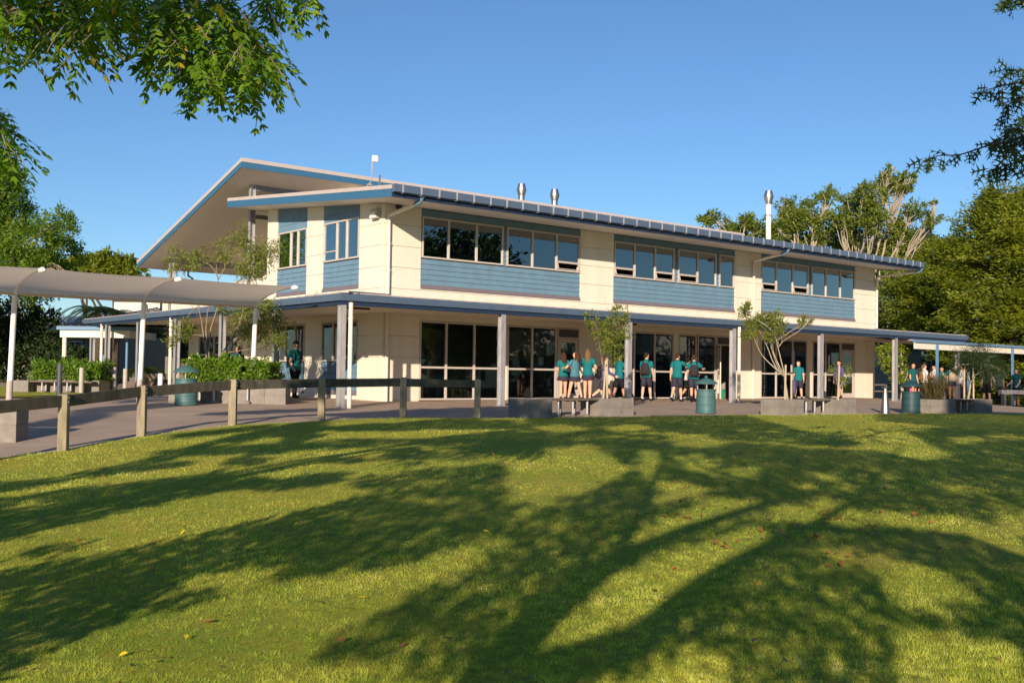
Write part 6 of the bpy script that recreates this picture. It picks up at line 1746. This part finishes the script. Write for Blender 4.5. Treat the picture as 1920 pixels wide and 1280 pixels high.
def scatter(poly, n):
    P = np.asarray(poly, float); out = []
    lo, hi = P.min(0), P.max(0)
    while sum(map(len, out)) < n:
        q = lo + NR.random((4 * n, 2)) * (hi - lo); out.append(q[in_poly(q[:, 0], q[:, 1], P)])
    return np.concatenate(out)[:n]
def pinnate_sprays():
    t, b = LT[0]
    zones = [([(-60, -120), (205, -60), (215, -10), (190, 40), (175, 95), (130, 60), (90, 95), (60, 60), (40, 70), (-60, 60)], 310, 5.6),
             ([(215, -60), (400, -40), (465, 20), (495, 60), (520, 105), (500, 150), (470, 158), (440, 150), (380, 155), (330, 135), (300, 105), (275, 95), (290, 60), (250, 30)], 430, 6.0),
             ([(-60, 175), (15, 195), (30, 230), (42, 280), (30, 300), (-60, 310)], 95, 6.2),
             ([(540, -70), (590, -40), (585, -10), (560, -25)], 26, 6.2), ([(520, -40), (545, -20), (500, 20), (470, -10)], 30, 6.1)]
    C, D, N_, Ln, V = [], [], [], [], []
    tw = MB()
    for poly, n, d0 in zones:
        S = scatter(poly, n)
        for (u, v) in S:
            d = d0 + R.uniform(-.55, .55)
            p = W(u, v, d); a = R.uniform(0, 2 * math.pi)
            rv = norm([math.cos(a) * .75, math.sin(a) * .75, R.uniform(-1.1, -.1)])
            L = R.uniform(.13, .27); k = R.randint(4, 7); col = R.random()
            if 400 < u < 520 and v > 40 and R.random() < .6: col = .45 + .5 * R.random()  # lighter leaves put the sunlit patch of this spray into the colour
            side = norm(np.cross(rv, UPV) + rdirs(1)[0] * .25)
            prev = p; tv = R.random() * .3
            for i in range(k):
                q = (i + 1) / k; pt = p + rv * L * q - UPV * .05 * q * q
                for sg in (-1, 1):
                    C.append(pt); D.append(side * sg * .85 + rv * .7 - UPV * .35 + rdirs(1)[0] * .22); N_.append(np.cross(rv, side) + rdirs(1)[0] * .45)
                    Ln.append(.054 * R.uniform(.75, 1.25)); V.append(min(1, max(0, col * .75 + R.random() * .25)))
            C.append(pt); D.append(rv - UPV * .4); N_.append(rdirs(1)[0]); Ln.append(.055); V.append(col)
            if R.random() < .35: tw.tube([p - b, p + rv * L * .5 - UPV * .012 - b, p + rv * L - UPV * .05 - b], [.0035, .003, .002], 4)
    leaves('spray', C, np.array(D), np.array(N_), np.array(Ln), np.array(Ln) * .40, 'leaf_pinnate', t, 'leaf', np.array(V), loc=b)
    def br(pts, r0, r1):
        P = smooth_line([W(u, v, d) - b for u, v, d in pts], 24)
        tw.tube(list(P), list(np.linspace(r0, r1, len(P))), 8)
    br([(-140, -60, 5.2), (-30, 0, 5.5), (20, 22, 5.6), (60, 45, 5.6), (110, 30, 5.8), (170, 10, 5.9)], .055, .010)
    br([(390, -80, 6.3), (395, 10, 6.1), (400, 50, 6.0), (385, 82, 5.9)], .018, .005)
    br([(398, 5, 6.1), (425, 35, 6.0), (470, 65, 5.9), (510, 110, 5.9)], .016, .004)
    br([(300, -60, 6.2), (330, 0, 6.1), (345, 60, 6.0), (360, 120, 6.0)], .014, .004)
    br([(60, 45, 5.6), (95, 80, 5.6), (130, 60, 5.7)], .016, .004)
    br([(-100, 150, 6.3), (-20, 200, 6.2), (20, 240, 6.2)], .02, .004)
    fk = LD(-6.6, .8, 2.2) ; fk[2] = b[2] + 2.8
    for e in ((-140, -60, 5.2), (390, -80, 6.3), (-100, 150, 6.3), (300, -60, 6.2), (560, -90, 6.2)):
        x = W(*e); tw.tube([q - b for q in curve_pts(fk, x, .12, .03, 8)], list(np.linspace(.05, .016, 8)), 8)
    tw.build('branch', 'bark_grey', t, smooth=True)
pinnate_sprays()
def oak_sprays():
    t, b = LT[2]
    twigs = [[(1960, 235, 8.4), (1900, 262, 8.2), (1850, 274, 8.1), (1800, 290, 8.0), (1760, 292, 8.0), (1728, 303, 8.0)],
             [(1960, 270, 8.4), (1915, 300, 8.3), (1880, 312, 8.2), (1850, 322, 8.1)], [(1970, 120, 8.5), (1925, 150, 8.4), (1885, 160, 8.3), (1845, 170, 8.2)],
             [(1970, 160, 8.5), (1920, 185, 8.4), (1885, 200, 8.3), (1878, 225, 8.3)], [(1960, 200, 8.6), (1915, 235, 8.5), (1870, 262, 8.4)], [(1985, 100, 8.6), (1940, 128, 8.5), (1905, 132, 8.5), (1885, 132, 8.5)],
             [(1960, -30, 8.4), (1915, -12, 8.4), (1888, 3, 8.4)], [(1965, 300, 8.5), (1930, 318, 8.4)], [(1970, 230, 8.2), (1925, 255, 8.1), (1890, 285, 8.0)], [(1990, 205, 8.7), (1935, 215, 8.6), (1900, 240, 8.6)]]
    m = MB(); C, D, N_, L, T_ = [], [], [], [], []
    for wi, w in enumerate(twigs):
        P = smooth_line([W(*q) for q in w], 26)
        m.tube([q - b for q in P], list(np.linspace(.012, .003, len(P))), 5)
        n = len(P)
        for i in range(n):
            for k in range(2 if i % 3 == 0 else 1):
                dirv = norm(P[min(i + 1, n - 1)] - P[max(i - 1, 0)])
                C.append(P[i] + rdirs(1)[0] * .02); D.append(dirv * .6 + rdirs(1)[0] * .8 - UPV * .55); N_.append(rdirs(1)[0] + FW * .5); L.append(R.uniform(.10, .155)); T_.append(wi == 6)
    C, D, N_, L, T_ = map(np.array, (C, D, N_, L, T_))
    for k in (T_, ~T_): leaves('spray', C[k], D[k], N_[k], L[k], L[k] * .9, 'leaf_oak', t, 'oak', loc=b)
    fk = b + UPV * 1.8
    limb = smooth_line([fk, fk + (W(2500, 60, 8.6) - fk) * .5 + UPV * .5, W(2500, 60, 8.6), W(2230, 110, 8.7), W(2080, 190, 8.6), W(2010, 230, 8.5)], 40)
    m.tube([q - b for q in limb], list(np.linspace(.13, .014, len(limb))), 9)
    far = limb[len(limb) // 2:]
    for w in twigs:
        e = W(*w[0]); s = far[int(np.argmin(np.linalg.norm(far - e, axis=1) + NR.random(len(far)) * .25))]
        m.tube([q - b for q in curve_pts(s, e, .08, .06, 5)], list(np.linspace(.016, .011, 5)), 6)
    # further sprays along the same limb, out of the picture
    C, D, N_, L = [], [], [], []
    for k in range(34):
        s = far[R.randint(0, len(far) - 3)]; dv = norm(rdirs(1)[0] + RT * .2 - UPV * .3); l = R.uniform(.4, 1.0)
        e = s + dv * l
        if (e - CAM) @ RT < .53 * ((e - CAM) @ FW): continue
        P = curve_pts(s, e, .05, .08, 10); m.tube([q - b for q in P], list(np.linspace(.010, .003, 10)), 5)
        for q in P[2:]:
            for z in range(2): C.append(q); D.append(dv * .5 + rdirs(1)[0] * .8 - UPV * .5); N_.append(rdirs(1)[0] + FW * .5); L.append(R.uniform(.10, .155))
    leaves('spray', C, np.array(D), np.array(N_), np.array(L), np.array(L) * .9, 'leaf_oak', t, 'oak', loc=b)
    m.build('branch', 'bark_dark', t, smooth=True)
oak_sprays()
